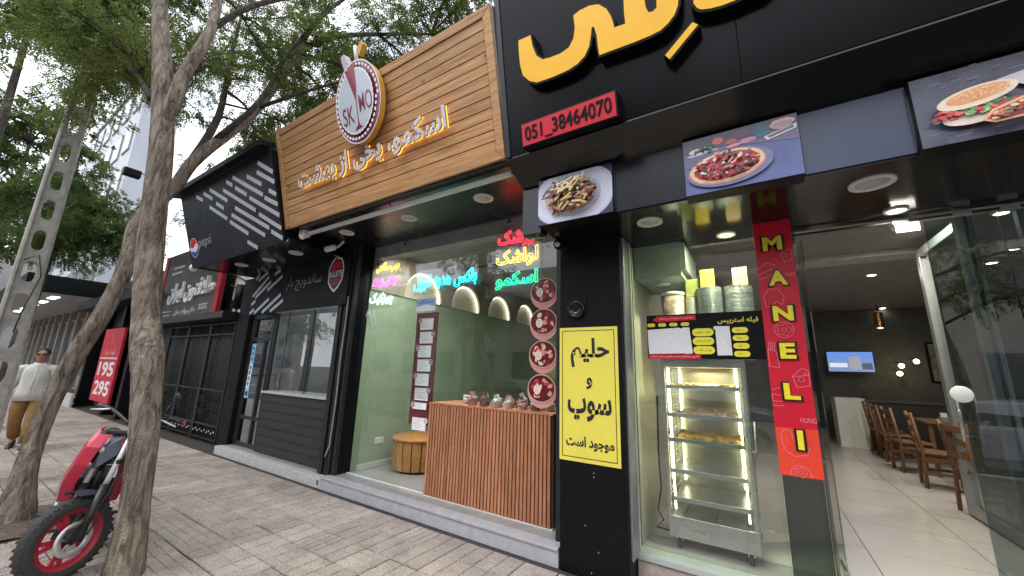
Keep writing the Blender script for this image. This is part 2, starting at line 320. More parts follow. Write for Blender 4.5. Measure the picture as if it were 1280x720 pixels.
class Print(MB):
    """flat print: coloured shapes layered 0.3 mm apart on a sheet; coordinates in metres from the sheet's lower left corner"""
    def __init__(s, O, U, V, N):
        super().__init__(); s.O, s.U, s.V, s.N = Vector(O), Vector(U), Vector(V), Vector(N); s.l = .0012; s.step = .0003
    def at(s, u, v): return s.O + s.U * u + s.V * v + s.N * s.l
    def poly(s, pts, col):
        s.l += s.step; s.col = col; s.add([s.at(*p) for p in pts], [tuple(range(len(pts)))]); return s
    def rect(s, u0, v0, u1, v1, col): return s.poly([(u0, v0), (u1, v0), (u1, v1), (u0, v1)], col)
    def ell(s, cu, cv, a, b, col, rot=0, n=20, jit=0, t0=0, t1=360):
        pts = []; full = t1 - t0 >= 360
        for i in range(n if full else n + 1):
            t = R(t0 + (t1 - t0) * i / n); k = 1 + (rnd.uniform(-jit, jit) if jit else 0)
            x, y = a * k * math.cos(t), b * k * math.sin(t); pts.append((cu + x * math.cos(rot) - y * math.sin(rot), cv + x * math.sin(rot) + y * math.cos(rot)))
        return s.poly(pts, col)
    def pill(s, u0, v0, u1, v1, col, n=5):
        r = (v1 - v0) / 2; cy = (v0 + v1) / 2
        return s.poly([(u1 - r + r * math.cos(R(-90 + 180 * i / n)), cy + r * math.sin(R(-90 + 180 * i / n))) for i in range(n + 1)] + [(u0 + r + r * math.cos(R(90 + 180 * i / n)), cy + r * math.sin(R(90 + 180 * i / n))) for i in range(n + 1)], col)
    def line(s, pts, wd, col, close=False):
        s.l += s.step; s.col = col; pts = pts + ([pts[0]] if close else [])
        for a, b in zip(pts, pts[1:]):
            dx, dy = b[0] - a[0], b[1] - a[1]; q = math.hypot(dx, dy) or 1; nx, ny = -dy / q * wd / 2, dx / q * wd / 2; ex, ey = dx / q * wd * .3, dy / q * wd * .3
            s.add([s.at(a[0] + nx - ex, a[1] + ny - ey), s.at(a[0] - nx - ex, a[1] - ny - ey), s.at(b[0] - nx + ex, b[1] - ny + ey), s.at(b[0] + nx + ex, b[1] + ny + ey)], [(0, 1, 2, 3)])
        return s
    def ring(s, cu, cv, r, wd, col, n=24, sq=1.): return s.line([(cu + r * math.cos(2 * math.pi * i / n), cv + r * sq * math.sin(2 * math.pi * i / n)) for i in range(n)], wd, col, True)
    def text(s, body, cu, cv, col, wdt=None, hgt=None, offset=0., shear=0., space=1.):
        s.l += s.step; s.col = col; put_text(s, body, s.at(cu, cv), s.U, s.V, s.N, wdt, hgt, offset, shear=shear, space=space); return s
X_, Y_, Z_ = Vector((1, 0, 0)), Vector((0, 1, 0)), Vector((0, 0, 1)); NF = Vector((0, -1, 0))   # NF faces the street

# ================================================================== GROUND
G = MB(); G.box(-300, 300, -300, 300, -1.0, -.20); struct(G.out('ground', M_asph))
rd = MB(); rd.box(-120, 60, -13, -3.2, -.199, -.15); struct(rd.out('road', M_asph))
for i, xx in enumerate(range(-60, 20, 6)):
    pass
lm = MB()
for xx in range(-60, 24, 6): lm.box(xx, xx + 2.4, -8.2, -8.08, -.149, -.146)
struct(lm.out('road_marking', mat('road_paint', (.7, .7, .68), .6)))
kb = MB()
for i in range(60): kb.box(-50 + i * 1.2, -50 + i * 1.2 + 1.19, -3.2, -3.03, -.2, .012)
struct(kb.out('kerb', mat('kerb_stone', (.35, .34, .33), .8, var=.2, bump=.2)))
pv = MB(); pv.box(-120, 60, -3.03, 4.2, -.2, -.016); pave = struct(pv.out('pavement', M_joint))
T = .32
def tile_mesh(kind):
    b = MB(); g = .006; h = T / 2 - .005
    def blk(x0, x1, y0, y1, z=0.):
        e = .004; b.add([(x0, y0, -.008), (x1, y0, -.008), (x1, y1, -.008), (x0, y1, -.008), (x0 + e, y0 + e, z), (x1 - e, y0 + e, z), (x1 - e, y1 - e, z), (x0 + e, y1 - e, z)],
                        [(4, 5, 6, 7), (0, 1, 5, 4), (1, 2, 6, 5), (2, 3, 7, 6), (3, 0, 4, 7)])
    H = h; b.add([(-H, -H, -.0115), (H, -H, -.0115), (H, H, -.0115), (-H, H, -.0115), (-H, -H, -.008), (H, -H, -.008), (H, H, -.008), (-H, H, -.008)], [(4, 5, 6, 7), (0, 1, 5, 4), (1, 2, 6, 5), (2, 3, 7, 6), (3, 0, 4, 7)])
    if kind == 0:
        for i in (0, 1):
            for j in (0, 1): blk(-h + i * h + g * i, -g * (1 - i) + i * h, -h + j * h + g * j, -g * (1 - j) + j * h)
    elif kind == 1:
        for i in range(4):
            for j in (0, 1): q = h / 2; blk(-h + i * q + g / 2, -h + (i + 1) * q - g / 2, -h + j * h + g * j, -g * (1 - j) + j * h)
    elif kind == 2:
        for i in (0, 1):
            for j in range(4): q = h / 2; blk(-h + i * h + g * i, -g * (1 - i) + i * h, -h + j * q + g / 2, -h + (j + 1) * q - g / 2)
    else:
        for j in range(4): q = h / 2; blk(-h, h, -h + j * q + g / 2, -h + (j + 1) * q - g / 2)
    return b
TM = []
for k in range(4):
    b = tile_mesh(k); me = bpy.data.meshes.new('paving_tile'); me.from_pydata(b.v, [], b.f); me.materials.append(M_tile); me.update(); TM.append(me)
cells = []
for ix in range(-60, 14):
    for iy in range(-10, 11):
        x = -4.38 + ix * T + T / 2 + 0.0; y = 1.58 + iy * T + T / 2
        if y > 3.3: continue
        if -6.75 < x < -5.75 and .35 < y < 1.35: continue
        cells.append((x, y))
def seen(c):
    x, y = c
    if y < .3 or x > -.9: return 1e9
    d = Vector((x, y, -1.6)); z = d.dot(fw); u = 640 + 471 * d.dot(rt) / max(z, .01); v = 360 + 471 * d.dot(dn) / max(z, .01)
    if z < .3 or not (-60 < u < 1340 and v < 790): return 1e9
    return d.length
cells.sort(key=seen)
for i, (x, y) in enumerate(cells[:300]):
    o = bpy.data.objects.new('paving_tile', TM[rnd.choice((0, 0, 0, 1, 2, 2, 3))]); COL.objects.link(o); o.parent = pave
    o.location = (x, y, rnd.uniform(-.003, .003)); o.rotation_euler = (rnd.uniform(-.006, .006), rnd.uniform(-.006, .006), rnd.choice((0, math.pi)) + rnd.uniform(-.006, .006))
rest = MB(); tms = [tile_mesh(k) for k in range(4)]
more = [(-4.38 + ix * T + T / 2, 1.58 + iy * T + T / 2) for ix in range(-150, -60) for iy in range(-6, 6)]
for x, y in cells[300:] + more:
    b = tms[rnd.choice((0, 0, 2, 3))]; rest.add([(p[0] + x, p[1] + y, p[2]) for p in b.v], b.f)
rest.out('distant_paving_tiles', M_tile, pave, kind='stuff')
# soil pit round the leaning tree
so_ = MB(); n = 14
gv = [(-6.75 + i * 1.0 / n, .35 + j * 1.0 / n, -.006 + .03 * max(0, 1 - math.hypot(i / n - .5, j / n - .55) * 1.9) + rnd.uniform(0, .012)) for j in range(n + 1) for i in range(n + 1)]
so_.add(gv, [(j * (n + 1) + i, j * (n + 1) + i + 1, (j + 1) * (n + 1) + i + 1, (j + 1) * (n + 1) + i) for j in range(n) for i in range(n)], True)
so_ = so_.out('soil', M_dirt); so_['kind'] = 'structure'
lf = MB()
for i in range(240):
    x, y = rnd.uniform(-8, -2), rnd.uniform(.6, 3.2)
    if i < 110: x, y = rnd.uniform(-6.8, -5.6), rnd.uniform(.3, 1.45)
    a = rnd.uniform(0, 6.28); s = rnd.uniform(.006, .016); z = .012 + (.02 if i < 110 else 0)
    lf.add([(x + s * math.cos(a), y + s * math.sin(a), z), (x - s * .5 * math.sin(a), y + s * .5 * math.cos(a), z + .004), (x - s * math.cos(a), y - s * math.sin(a), z), (x + s * .5 * math.sin(a), y - s * .5 * math.cos(a), z + .002)], [(0, 1, 2, 3)])
lo = lf.out('fallen_leaves', mat('dry_leaf', (.22, .16, .07), .9, var=.4, scale=3)); lo['kind'] = 'stuff'; tag(lo, 'tiny dry leaves scattered over the paving and the tree pit', 'leaves')

# ================================================================== BUILDING SHELLS
# --- step in front of the two left shops
stp = thing('entrance_step', 'long low pale stone step running under the two left shopfronts', 'step', (-8.3, 3.25, 0))
b = MB(); b.box(-8.3, -5.02, 3.25, 3.36, -.01, .125); b.out('riser', M_speck, stp, .004)
b = MB(); b.box(-8.3, -5.02, 3.362, 3.75, -.01, .118); b.out('tread', M_ledge, stp, .003)
b = MB(); b.box(-5.015, -1.545, 3.25, 3.30, -.01, .12); b.out('riser', M_marble, stp, .003)
b = MB(); b.box(-5.015, -1.545, 3.235, 3.37, .121, .146); b.out('nosing', M_marble, stp, .003)
b = MB(); b.box(-5.015, -1.545, 3.372, 3.6, -.01, .144); b.out('tread', M_ledge, stp, .002)
b = MB(); b.box(-5.09, -5.055, 3.243, 3.249, .035, .09); b.out('drain_slot', mat('bluish_slot', (.08, .11, .15), .5), stp)

# --- ice cream shop
ice = thing('ice_cream_shop', 'ice cream shop with sage green interior, glass front and glossy black soffit', 'shop', (-3.4, 3.55, 0))
b = MB(); b.box(-4.92, -1.56, 3.6, 10.2, -.01, .14); b.out('floor', M_floor, ice)
b = MB(); b.box(-5.02, -4.92, 3.62, 10.3, .1, 2.75); b.out('green_wall', M_green, ice)
b = MB()   # upper wall with arched niches
def arch_wall(b):
    ys = [4.74, 5.93, 7.15, 8.35]; rr = .46; zt = 3.42; z0 = 2.752; x = -4.9
    segs = []; prev = 3.62
    for yc in ys:
        b.quad((x, prev, z0), (x, yc - rr, z0), (x, yc - rr, zt), (x, prev, zt)); prev = yc + rr
        N = 14
        for i in range(N):
            a0, a1 = math.pi * (1 - i / N), math.pi * (1 - (i + 1) / N)
            p0 = (yc + rr * math.cos(a0), z0 + .03 + .49 * math.sin(a0)); p1 = (yc + rr * math.cos(a1), z0 + .03 + .49 * math.sin(a1))
            b.quad((x, p0[0], p0[1]), (x, p1[0], p1[1]), (x, p1[0], zt), (x, p0[0], zt))
            b.quad((x - .1, p0[0], p0[1]), (x - .1, p1[0], p1[1]), (x, p1[0], p1[1]), (x, p0[0], p0[1]))
    b.quad((x, prev, z0), (x, 10.2, z0), (x, 10.2, zt), (x, prev, zt)); b.quad((x, 3.62, z0), (x, 10.2, z0), (x - .1, 10.2, z0), (x - .1, 3.62, z0))
arch_wall(b); b.out('upper_wall', M_beige, ice)
b = MB(); b.box(-5.1, -5.001, 3.62, 10.2, 2.755, 3.45); b.out('niche_back', mat('cream_niche', (.62, .58, .47), .7, var=.05), ice)
for yc in (4.74, 5.93, 7.15, 8.35):
    b = MB(); b.tube([(-4.955, yc + .44 * math.cos(math.pi * i / 16), 2.775 + .47 * math.sin(math.pi * i / 16)) for i in range(17)], .013, 6); b.out('arch_light', E_arch, ice)
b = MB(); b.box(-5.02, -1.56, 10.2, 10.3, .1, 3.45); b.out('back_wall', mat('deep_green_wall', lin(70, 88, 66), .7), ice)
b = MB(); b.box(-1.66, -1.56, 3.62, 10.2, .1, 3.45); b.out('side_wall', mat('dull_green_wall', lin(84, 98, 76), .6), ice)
b = MB(); b.box(-5.02, -1.56, 3.62, 10.3, 3.42, 3.5); b.out('ceiling', M_ceil, ice)
b = MB(); b.box(-4.9, -1.67, 3.625, 3.80, 3.24, 3.415); b.out('beam', mat('grey_beam', (.36, .36, .38), .6), ice)
b = MB(); b.box(-4.2, -3.0, 5.2, 5.26, 3.4, 3.416); b.out('vent_slot', M_blackm, ice)
b = MB(); b.box(-5.36, -1.72, 2.53, 3.7, 3.432, 3.47); b.out('soffit', mat('satin_black_soffit', (.008, .009, .011), .26, var=.2, scale=2, spec=.8), ice)
b = MB(); b.box(-9.2, -1.2, 3.66, 3.95, 3.51, 4.75); b.box(-5.4, -1.7, 2.75, 3.65, 3.48, 3.6); b.out('parapet', M_blackm, ice)
# glass panes (three panes, thin seams)
for x0, x1, z0 in ((-4.90, -3.845, .16), (-3.835, -2.70, .16), (-2.69, -1.62, 1.21)):
    b = MB(); b.box(x0 if x0 != -2.69 else -2.69, x1, 3.548, 3.556, max(z0, 1.21) if x1 > -3.4 else z0, 3.425); b.out('window_pane', G_glass, ice)
b = MB(); b.box(-4.9, -3.43, 3.55, 3.57, .146, .158); b.out('floor_track', M_white, ice)
for x in (-4.15, -2.35):
    b = MB(); b.tube([(x, 3.56, 3.42), (x, 3.56, 3.36)], .012, 6); b.ball((x, 3.55, 3.345), .018); b.out('glass_clamp', M_frame, ice)
t = thing('added_fill_strip', 'long added fill light hidden behind the ceiling beam just inside the ice cream window', 'light', (-3.3, 3.92, 3.40))  # added lamp, hidden behind the beam, to brighten the shop interior
b = MB(); b.box(-4.7, -1.9, 3.86, 3.96, 3.385, 3.417); b.out('housing', M_white, t)
b = MB(); b.box(-4.68, -1.92, 3.87, 3.95, 3.38, 3.3845); b.out('diffuser', glow('fill_strip_glow', (1, .97, .9), 2.5), t)
l_ = bpy.data.lights.new('added_fill_source', 'AREA'); l_.shape = 'RECTANGLE'; l_.energy = 40; l_.size = 2.7; l_.size_y = .08; l_.color = (1, .97, .9); o_ = bpy.data.objects.new('added_fill_source', l_); COL.objects.link(o_); o_.location = (-3.3, 3.91, 3.375)  # area light of the added fill strip
# slatted counter
ctr = thing('slatted_counter', 'counter front of vertical reddish wood slats under the ice cream window', 'counter', (-2.57, 3.55, .146))
b = MB(); b.box(-3.40, -1.735, 3.545, 3.60, .16, 1.165); b.out('backing', M_slatback, ctr)
b = MB(); b.box(-3.41, -1.73, 3.515, 4.05, 1.167, 1.19); b.out('countertop', M_slat, ctr, .003)
b = MB(); b.box(-3.40, -1.735, 3.52, 3.6, .147, .158); b.out('base_strip', M_white, ctr)
sm = MB(); sm.box(-.0145, .0145, -.0125, .0125, .16, 1.165); me0 = None
x = -3.385
while x < -1.74:
    if me0 is None:
        o = sm.out('slat', M_slat, None); me0 = o.data
    else: o = bpy.data.objects.new('slat', me0); COL.objects.link(o)
    o.parent = ctr; o.location = (x + 2.57, 3.532 - 3.55, -.146 + rnd.uniform(-.001, .001)); x += .0435
# sweets in bags and tubs on the counter
random.seed(3)
bagc = [mat('foil_mix_%s' % k, c, .25, var=.35, scale=25, metal=.2) for k, c in (('rose', (.5, .25, .25)), ('brown', (.22, .12, .08)), ('clear', (.5, .5, .5)), ('cream', (.6, .52, .4)))]
bagn = ['pink', 'brown', 'clear', 'cream']
ords = ['leftmost', 'second', 'third', 'fourth', 'fifth', 'sixth', 'seventh', 'eighth', 'ninth', 'tenth', 'eleventh', 'twelfth', 'thirteenth', 'fourteenth', 'fifteenth', 'sixteenth', 'seventeenth', 'rightmost']
for i in range(18):
    xx = -2.83 + i * .056 + rnd.uniform(-.012, .012); yy = 3.62 + (i * 5 % 3) * .10; k = (i * 7) % 4; h = rnd.uniform(.10, .16)
    t = thing('sweet_bag', ords[i] + ' cellophane bag of sweets counted from the left, %s in tone' % bagn[k], 'bag', (xx, yy, 1.19), 'bags of sweets on the wooden counter')
    b = MB(); b.tube([(xx, yy, 1.191), (xx, yy, 1.2 + h * .35), (xx + .01, yy, 1.19 + h * .6), (xx, yy, 1.19 + h * .75), (xx + rnd.uniform(-.02, .02), yy, 1.19 + h)], [(.055, .045), (.066, .055), (.06, .045), (.042, .022), (.048, .008)], 9)
    b.v = [tuple(Vector(v) + Vector((rnd.uniform(-.009, .009), rnd.uniform(-.009, .009), rnd.uniform(-.006, .006) if v[2] > 1.195 else 0))) for v in b.v]
    for f_ in range(len(b.sm)): b.sm[f_] = False
    b.out('bag', bagc[k], t)
    b = MB(); b.obox((xx, yy - .048, 1.19 + h * .3), X_, Z_, NF, .035, .028, .003); b.out('price_tag', M_white, t)
for i, xx in enumerate((-2.98, -2.885)):
    t = thing('sweet_tub', ['small white tub at the left end of the sweets on the counter', 'white lidded tub with printed band beside the sweet bags'][i], 'tub', (xx, 3.7, 1.19))
    b = MB(); b.lathe((xx, 3.7, 1.191), [(.034, 0), (.038, .08)], 16); b.out('tub', [M_white, mat('pink_tub', (.6, .4, .42), .4)][i], t)
    b = MB(); b.lathe((xx, 3.7, 1.272), [(.042, 0), (.042, .014), (.036, .018)], 16); b.out('lid', M_white, t)
# stave bench / barrel
bc = (-4.35, 4.35); t = thing('barrel_stool', 'low round golden wood stave stool against the green wall', 'stool', (*bc, .14)); N = 18
for i in range(N):
    a0, a1 = 2 * math.pi * i / N + .02, 2 * math.pi * (i + 1) / N - .02; b = MB(); vs = []
    for z, r in ((.17, .36), (.38, .395), (.56, .385)):
        for rr_ in (r, r - .02):
            for a in (a0, a1): vs.append((bc[0] + rr_ * math.cos(a), bc[1] + rr_ * math.sin(a), z))
    fs = [(0, 1, 5, 4), (4, 5, 9, 8), (8, 9, 11, 10), (2, 6, 7, 3), (6, 10, 11, 7), (0, 4, 6, 2), (4, 8, 10, 6), (1, 3, 7, 5), (5, 7, 11, 9), (0, 2, 3, 1)]
    b.add(vs, fs); b.out('stave', mat('golden_wood', lin(205, 150, 84), .4, scale=3, stretch=(6, 6, 1), col2=lin(165, 112, 56), objrand=.12), t)
b = MB(); b.lathe((*bc, .561), [(.40, 0), (.405, .03), (.38, .045)], 28); b.out('seat_top', MATS['golden_wood'], t)
b = MB(); b.lathe((*bc, .145), [(.31, 0), (.31, .025)], 20); b.out('base', M_blackm, t)
# hanging menu
mn = thing('menu_banner', 'tall maroon menu strip of white price cards hanging inside the glass', 'menu', (-3.605, 3.57, .9))
b = MB(); b.box(-3.80, -3.41, 3.575, 3.579, .90, 2.31); b.out('sheet', mat('maroon_sheet', lin(105, 42, 48), .5, var=.05), mn)
p = Print((-3.80, 3.575, .90), X_, Z_, NF); wht = lin(225, 222, 232)
for i in range(8):
    v = 1.335 - i * .178; h = .150 if i != 6 else .08; u0 = .075 + .012 * (i % 2)
    p.rect(u0, v - h, u0 + .235, v, lin(250, 248, 252))
    for k in range(int(h / .022)): p.rect(u0 + .015, v - .012 - k * .022, u0 + .185 - .05 * ((k * 5 + i) % 3) / 2, v - .009 - k * .022, lin(120, 90, 120))
    cu = .075 if i % 2 == 0 else .32; p.ell(cu, v - .03, .036, .036, wht); p.ell(cu, v - .03, .028, .028, lin(150, 70, 70) if i < 7 else lin(190, 180, 200)); p.ell(cu, v - .03, .012, .014, lin(240, 220, 200))
p.out('price_cards', M_print, mn)
b = MB()
# string decoration (white wire coil on the pane)
wc = MB()
for k in range(5):
    wc.tube([(-4.72 + .07 * math.sin(t * .7 + k) * (1 + .2 * k), 3.535, 2.32 + .12 * math.cos(t * .9 + k * 1.3) - .02 * k) for t in range(0, 9)], .004, 5)
tag(wc.out('cable_coil', M_white), 'loose coil of thin white cable hanging at the left edge of the ice cream window', 'cable')
t = thing('blue_sticker', 'small pale blue and white sticker on the glass just above the maroon menu strip', 'sticker', (-3.62, 3.545, 2.35))
b = MB(); b.box(-3.80, -3.45, 3.545, 3.547, 2.33, 2.50); b.out('sheet', mat('pale_blue_sheet', lin(150, 180, 215), .4, var=.15, scale=12), t); p = Print((-3.80, 3.545, 2.33), X_, Z_, NF); p.poly([(0, 0), (.35, 0), (.35, .05), (.2, .09), (0, .06)], lin(225, 232, 240)); p.poly([(.02, .1), (.12, .16), (.22, .12), (.3, .15), (.33, .1)], lin(120, 150, 200)); p.out('sticker_print', M_print, t)
t = thing('wall_socket', 'white double wall socket low on the green wall beside the stool', 'socket', (-4.91, 4.05, .5))
b = MB(); b.box(-4.92, -4.905, 3.98, 4.14, .46, .55); b.out('plate', M_white, t, .003); b = MB(); b.box(-4.904, -4.9, 4.0, 4.05, .48, .53); b.out('switch', M_white, t)
b = MB(); b.box(-4.92, -4.89, 3.7, 8.6, .145, .215); tag(b.out('skirting', mat('pale_skirting', (.55, .55, .52), .5)), 'pale skirting board along the green wall', 'skirting')
# cup stickers on the glass
for i, (xx, zz) in enumerate(((-1.86, 2.42), (-1.86, 2.085), (-1.865, 1.745), (-1.875, 1.40))):
    st = thing('cup_sticker', ['round berry ice cream cup sticker, the topmost one with a taller cup side', 'round cup sticker second from the top on the glass', 'round cup sticker third from the top on the glass', 'lowest round cup sticker just above the counter'][i], 'sticker', (xx, 3.545, zz), 'stickers of filled cups on the shop glass')
    b = MB(); b.lathe((xx, 3.5455, zz), [(.168, 0), (.168, .0015)], 28, N=NF); b.out('backing', mat('sticker_rose', lin(205, 150, 150), .5), st)
    p = Print((xx, 3.543, zz), X_, Z_, NF); p.ell(0, -.0, .121, .125, lin(214, 150, 146)); p.ell(0, .02, .115, .1, lin(90, 26, 30))
    for k in range(26):
        a = rnd.uniform(0, 6.28); r_ = .085 * math.sqrt(rnd.random()); p.ell(r_ * math.cos(a), .02 + r_ * .85 * math.sin(a), rnd.uniform(.012, .024), rnd.uniform(.01, .02), rnd.choice([lin(196, 60, 66), lin(150, 30, 44), lin(226, 150, 140), lin(110, 30, 36), lin(236, 200, 180)]), rnd.uniform(0, 3), 9)
    p.ell(-.035, .01, .03, .036, lin(240, 222, 205)); p.line([(-.05, -.01), (-.04, .035)], .003, lin(190, 130, 120)); p.line([(-.035, -.015), (-.025, .035)], .003, lin(190, 130, 120))
    p.ring(0, .02, .112, .007, lin(232, 182, 176), sq=.88); p.v = [(xx + (v[0] - xx) * 1.38, v[1], zz + (v[2] - zz) * 1.38) for v in p.v]; p.out('printed_cup', M_print, st)

# neon words (double outline tubes) on clear plates
def neon(label, rows, plate, col_names):
    x0, x1, z0, z1 = plate; t = thing('neon_sign', label, 'neon sign', ((x0 + x1) / 2, 3.51, z0))
    b = MB(); b.box(x0, x1, 3.512, 3.516, z0, z1); b.out('backing_plate', G_glass, t)
    for (s, cx, cz, wd, ht, c, st) in rows:
        b = MB(); put_text(b, fa(s), (cx, 3.503, cz), X_, Z_, NF, wd, ht, offset=.024, outline=True, bevel=.0125); b.out('neon_tube', glow('neon_%s' % c[0], c[1], st * 1.2), t)
    return t
cy = ('cyan', (.02, .8, .85)); 
neon('yellow, magenta and white neon words stacked at the left of the glass', [('دیپ مگنتی', -4.42, 3.02, .5, .17, ('amber', (1, .42, .02)), 3.2), ('وافل نوتلا', -4.46, 2.80, .5, .16, ('magenta', (.95, .03, .75)), 3), ('چیزکیک', -4.49, 2.55, .52, .2, ('white', (.6, .85, .95)), 1.8)], (-4.82, -4.12, 2.42, 3.14), None)
neon('cyan neon line of writing across the middle of the ice cream window', [('باکس هدیه کوپل', -3.3, 2.70, 1.08, .24, cy, 2.6)], (-3.82, -2.75, 2.55, 2.88), None)
neon('red, yellow and green neon words stacked at the right of the glass', [('زرشک', -2.22, 3.10, .5, .22, ('red', (1, .015, .04)), 3.2), ('لواشک', -2.2, 2.86, .56, .22, ('yellow', (1, .62, .06)), 2.6), ('اسکمو', -2.2, 2.60, .56, .2, ('green', (.01, .8, .33)), 2.4)], (-2.5, -1.9, 2.46, 3.26), None)
# interior glass counter / things seen deep inside
t = thing('display_freezer', 'long glass topped freezer standing deep inside the green shop', 'freezer', (-2.5, 6.5, .14))
b = MB(); b.box(-3.3, -1.75, 6.2, 7.0, .15, 1.0); b.out('body', mat('freezer_grey', (.3, .33, .32), .4), t, .01)
b = MB(); b.box(-3.3, -1.75, 6.2, 7.0, 1.002, 1.3); b.out('glass_top', G_glass, t)
for i, x in enumerate((-3.05, -2.3)):
    t = thing('wall_light_tube', ['slim lit tube, the left of two upright lights on the back wall', 'slim lit tube, the right of two upright lights on the back wall'][i], 'light', (x - 1.5, 9.9, 1.5))
    b = MB(); b.box(x - 1.52, x - 1.48, 10.14, 10.19, 1.4, 2.3); b.out('housing', M_white, t); b = MB(); b.box(x - 1.515, x - 1.485, 10.12, 10.139, 1.42, 2.28); b.out('tube', E_warm, t)

# --- pillars
pl = thing('black_pillar', 'black clad pillar carrying the yellow soup notice', 'pillar', (-1.24, 3.25, 0))
b = MB(); b.box(-1.53, -.945, 3.25, 3.62, -.01, 3.42); b.out('cladding', M_blackm, pl, .004)
b = MB(); b.box(-1.625, -1.535, 3.36, 3.66, .1, 3.43); b.out('edge_channel', M_frame, pl, .003)
b = MB(); b.box(-.944, -.925, 3.30, 3.52, .18, 2.82); b.out('corner_trim', M_alu, pl, .002)
for (x, z) in ((-1.22, .78), (-1.22, .75), (-1.30, .37), (-1.19, .20), (-1.25, -.02 + .06)):
    b = MB(); b.lathe((x, 3.249, z), [(.006, 0), (.004, .004)], 8, N=NF); b.out('screw', M_steel, pl)
t = thing('porthole_button', 'black round ring fitting on the pillar above the yellow notice', 'fitting', (-1.37, 3.24, 2.17))
b = MB(); b.box(-1.47, -1.26, 3.242, 3.249, 2.10, 2.30); b.out('plate', M_blackm, t); b = MB(); b.lathe((-1.36, 3.241, 2.17), [(.085, 0), (.085, .02), (.062, .03), (.055, .01), (.02, .008)], 24, N=NF); b.out('ring', M_black, t)
pr = thing('ribbed_pillar', 'dark ribbed pillar between the sandwich bar and the ice cream shop', 'pillar', (-5.1, 3.4, 0))
b = MB(); b.box(-5.30, -4.93, 3.42, 3.66, .1, 3.43); b.out('core', M_blackm, pr)
for i, x in enumerate((-5.30, -5.22, -5.14, -5.05, -4.97)):
    b = MB(); b.box(x, x + .045, 3.36 - .02 * (i % 2), 3.419, .12, 3.42); b.out('rib', M_frame, pr, .003)
cb = MB(); cb.tube([(-5.02 + .008 * math.sin(i), 3.33, 2.6 - i * .19) for i in range(12)] + [(-5.06, 3.32, .42), (-5.12, 3.34, .36)], .011, 7)
tag(cb.out('conduit', mat('old_cable', (.3, .27, .24), .6)), 'grey cable running down the ribbed pillar to the step', 'cable')

# --- yellow notice
yn = thing('yellow_notice', 'yellow paper notice with black Persian writing on the black pillar', 'notice', (-1.26, 3.24, .85))
b = MB(); b.add([(-1.53, 3.243, .852), (-1.515, 3.228, .84), (-1.0, 3.215, .845), (-.985, 3.243, .86), (-.983, 3.247, 2.0), (-1.53, 3.247, 2.002)], [(0, 3, 4, 5)]);
b = MB(); b.box(-1.53, -.985, 3.240, 3.248, .852, 2.0); b.out('sheet', mat('yellow_paper', lin(226, 214, 84), .55, var=.05, scale=4), yn)
p = Print((-1.53, 3.240, .852), X_, Z_, NF); K = lin(40, 38, 50); W_, H_ = .545, 1.148
p.line([(.03, .035), (W_ - .03, .035), (W_ - .03, H_ - .03), (.03, H_ - .03)], .006, K, True)
p.text(fa('حلیم'), .29, .92, K, .36, .26, offset=.03); p.text(fa('و'), .285, .655, K, .055, .1, offset=.03); p.text(fa('سوپ'), .28, .42, K, .40, .22, offset=.03); p.text(fa('موجود است'), .28, .155, K, .43, .11, offset=.03)
p.out('lettering', M_print, yn)
# --- bullet camera on the soffit side
t = thing('security_camera', 'small black security camera tucked between the pasta picture and the pillar', 'camera', (-1.53, 3.1, 2.86))
b = MB(); b.ball((-1.50, 3.15, 2.80), .055); b.out('dome', M_blackm, t); b = MB(); b.lathe((-1.49, 3.10, 2.785), [(.026, 0), (.028, .014), (.012, .016)], 14, N=(.2, -1, -.3)); b.out('lens_ring', M_steel, t)

# ================================================================== SIGNS
def tiltplane(y0, z0, k):
    V = Vector((0, k, 1)).normalized(); N = Vector((0, -1, k)).normalized(); return (lambda x, v, n=0.: Vector((x, y0, z0)) + V * v + N * n), V, N
# wooden sign
ws = thing('wooden_sign', 'broad pine plank shop sign leaning out over the ice cream shop', 'sign', (-3.54, 2.49, 3.43))
A, V, N = tiltplane(2.49, 3.43, -.254)
fr = .085; nb = 12; hh = (1.38 - 2 * fr) / nb
b = MB(); b.obox(A(-3.546, .69, -.055), X_, V, N, 3.6, 1.34, .06); b.out('backing', mat('sign_back', (.09, .06, .04), .8), ws)
for i in range(nb):
    b = MB(); b.obox(A(-3.546 + 0, fr + hh * (i + .5), -.012), X_, V, N, 3.67 - 2 * fr - .004, hh - .009, .022); b.out('plank', M_wood, ws, .003)
for nm, pts in (('frame_board', [(-5.38, 0), (-1.706, 0), (-1.706 - fr, fr), (-5.38 + fr, fr)]), ('frame_board', [(-1.704, .002), (-1.704, 1.378), (-1.704 - fr, 1.378 - fr), (-1.704 - fr, .002 + fr)]), ('frame_board', [(-5.38, 1.38), (-5.38 + fr, 1.38 - fr), (-1.706 - fr, 1.38 - fr), (-1.706, 1.38)]), ('frame_board', [(-5.382, .002), (-5.382 + fr, fr + .002), (-5.382 + fr, 1.378 - fr), (-5.382, 1.378)])):
    b = MB(); b.prism(pts, A(0, 0, -.03), X_, V, N, .042); b.out(nm, M_wood, ws, .003)
b = MB(); b.obox(A(-1.698, .69, -.06), X_, V, N, .012, 1.38, .1); b.out('edge_trim', M_alu, ws)
b = MB(); b.hexa([A(-5.38, 0, -.09), A(-1.71, 0, -.09), Vector((-1.71, 2.8, 3.44)), Vector((-5.38, 2.8, 3.44)), A(-5.38, 1.38, -.09), A(-1.71, 1.38, -.09), Vector((-1.71, 2.8, 4.77)), Vector((-5.38, 2.8, 4.77))]); b.out('box_body', M_blackm, ws)
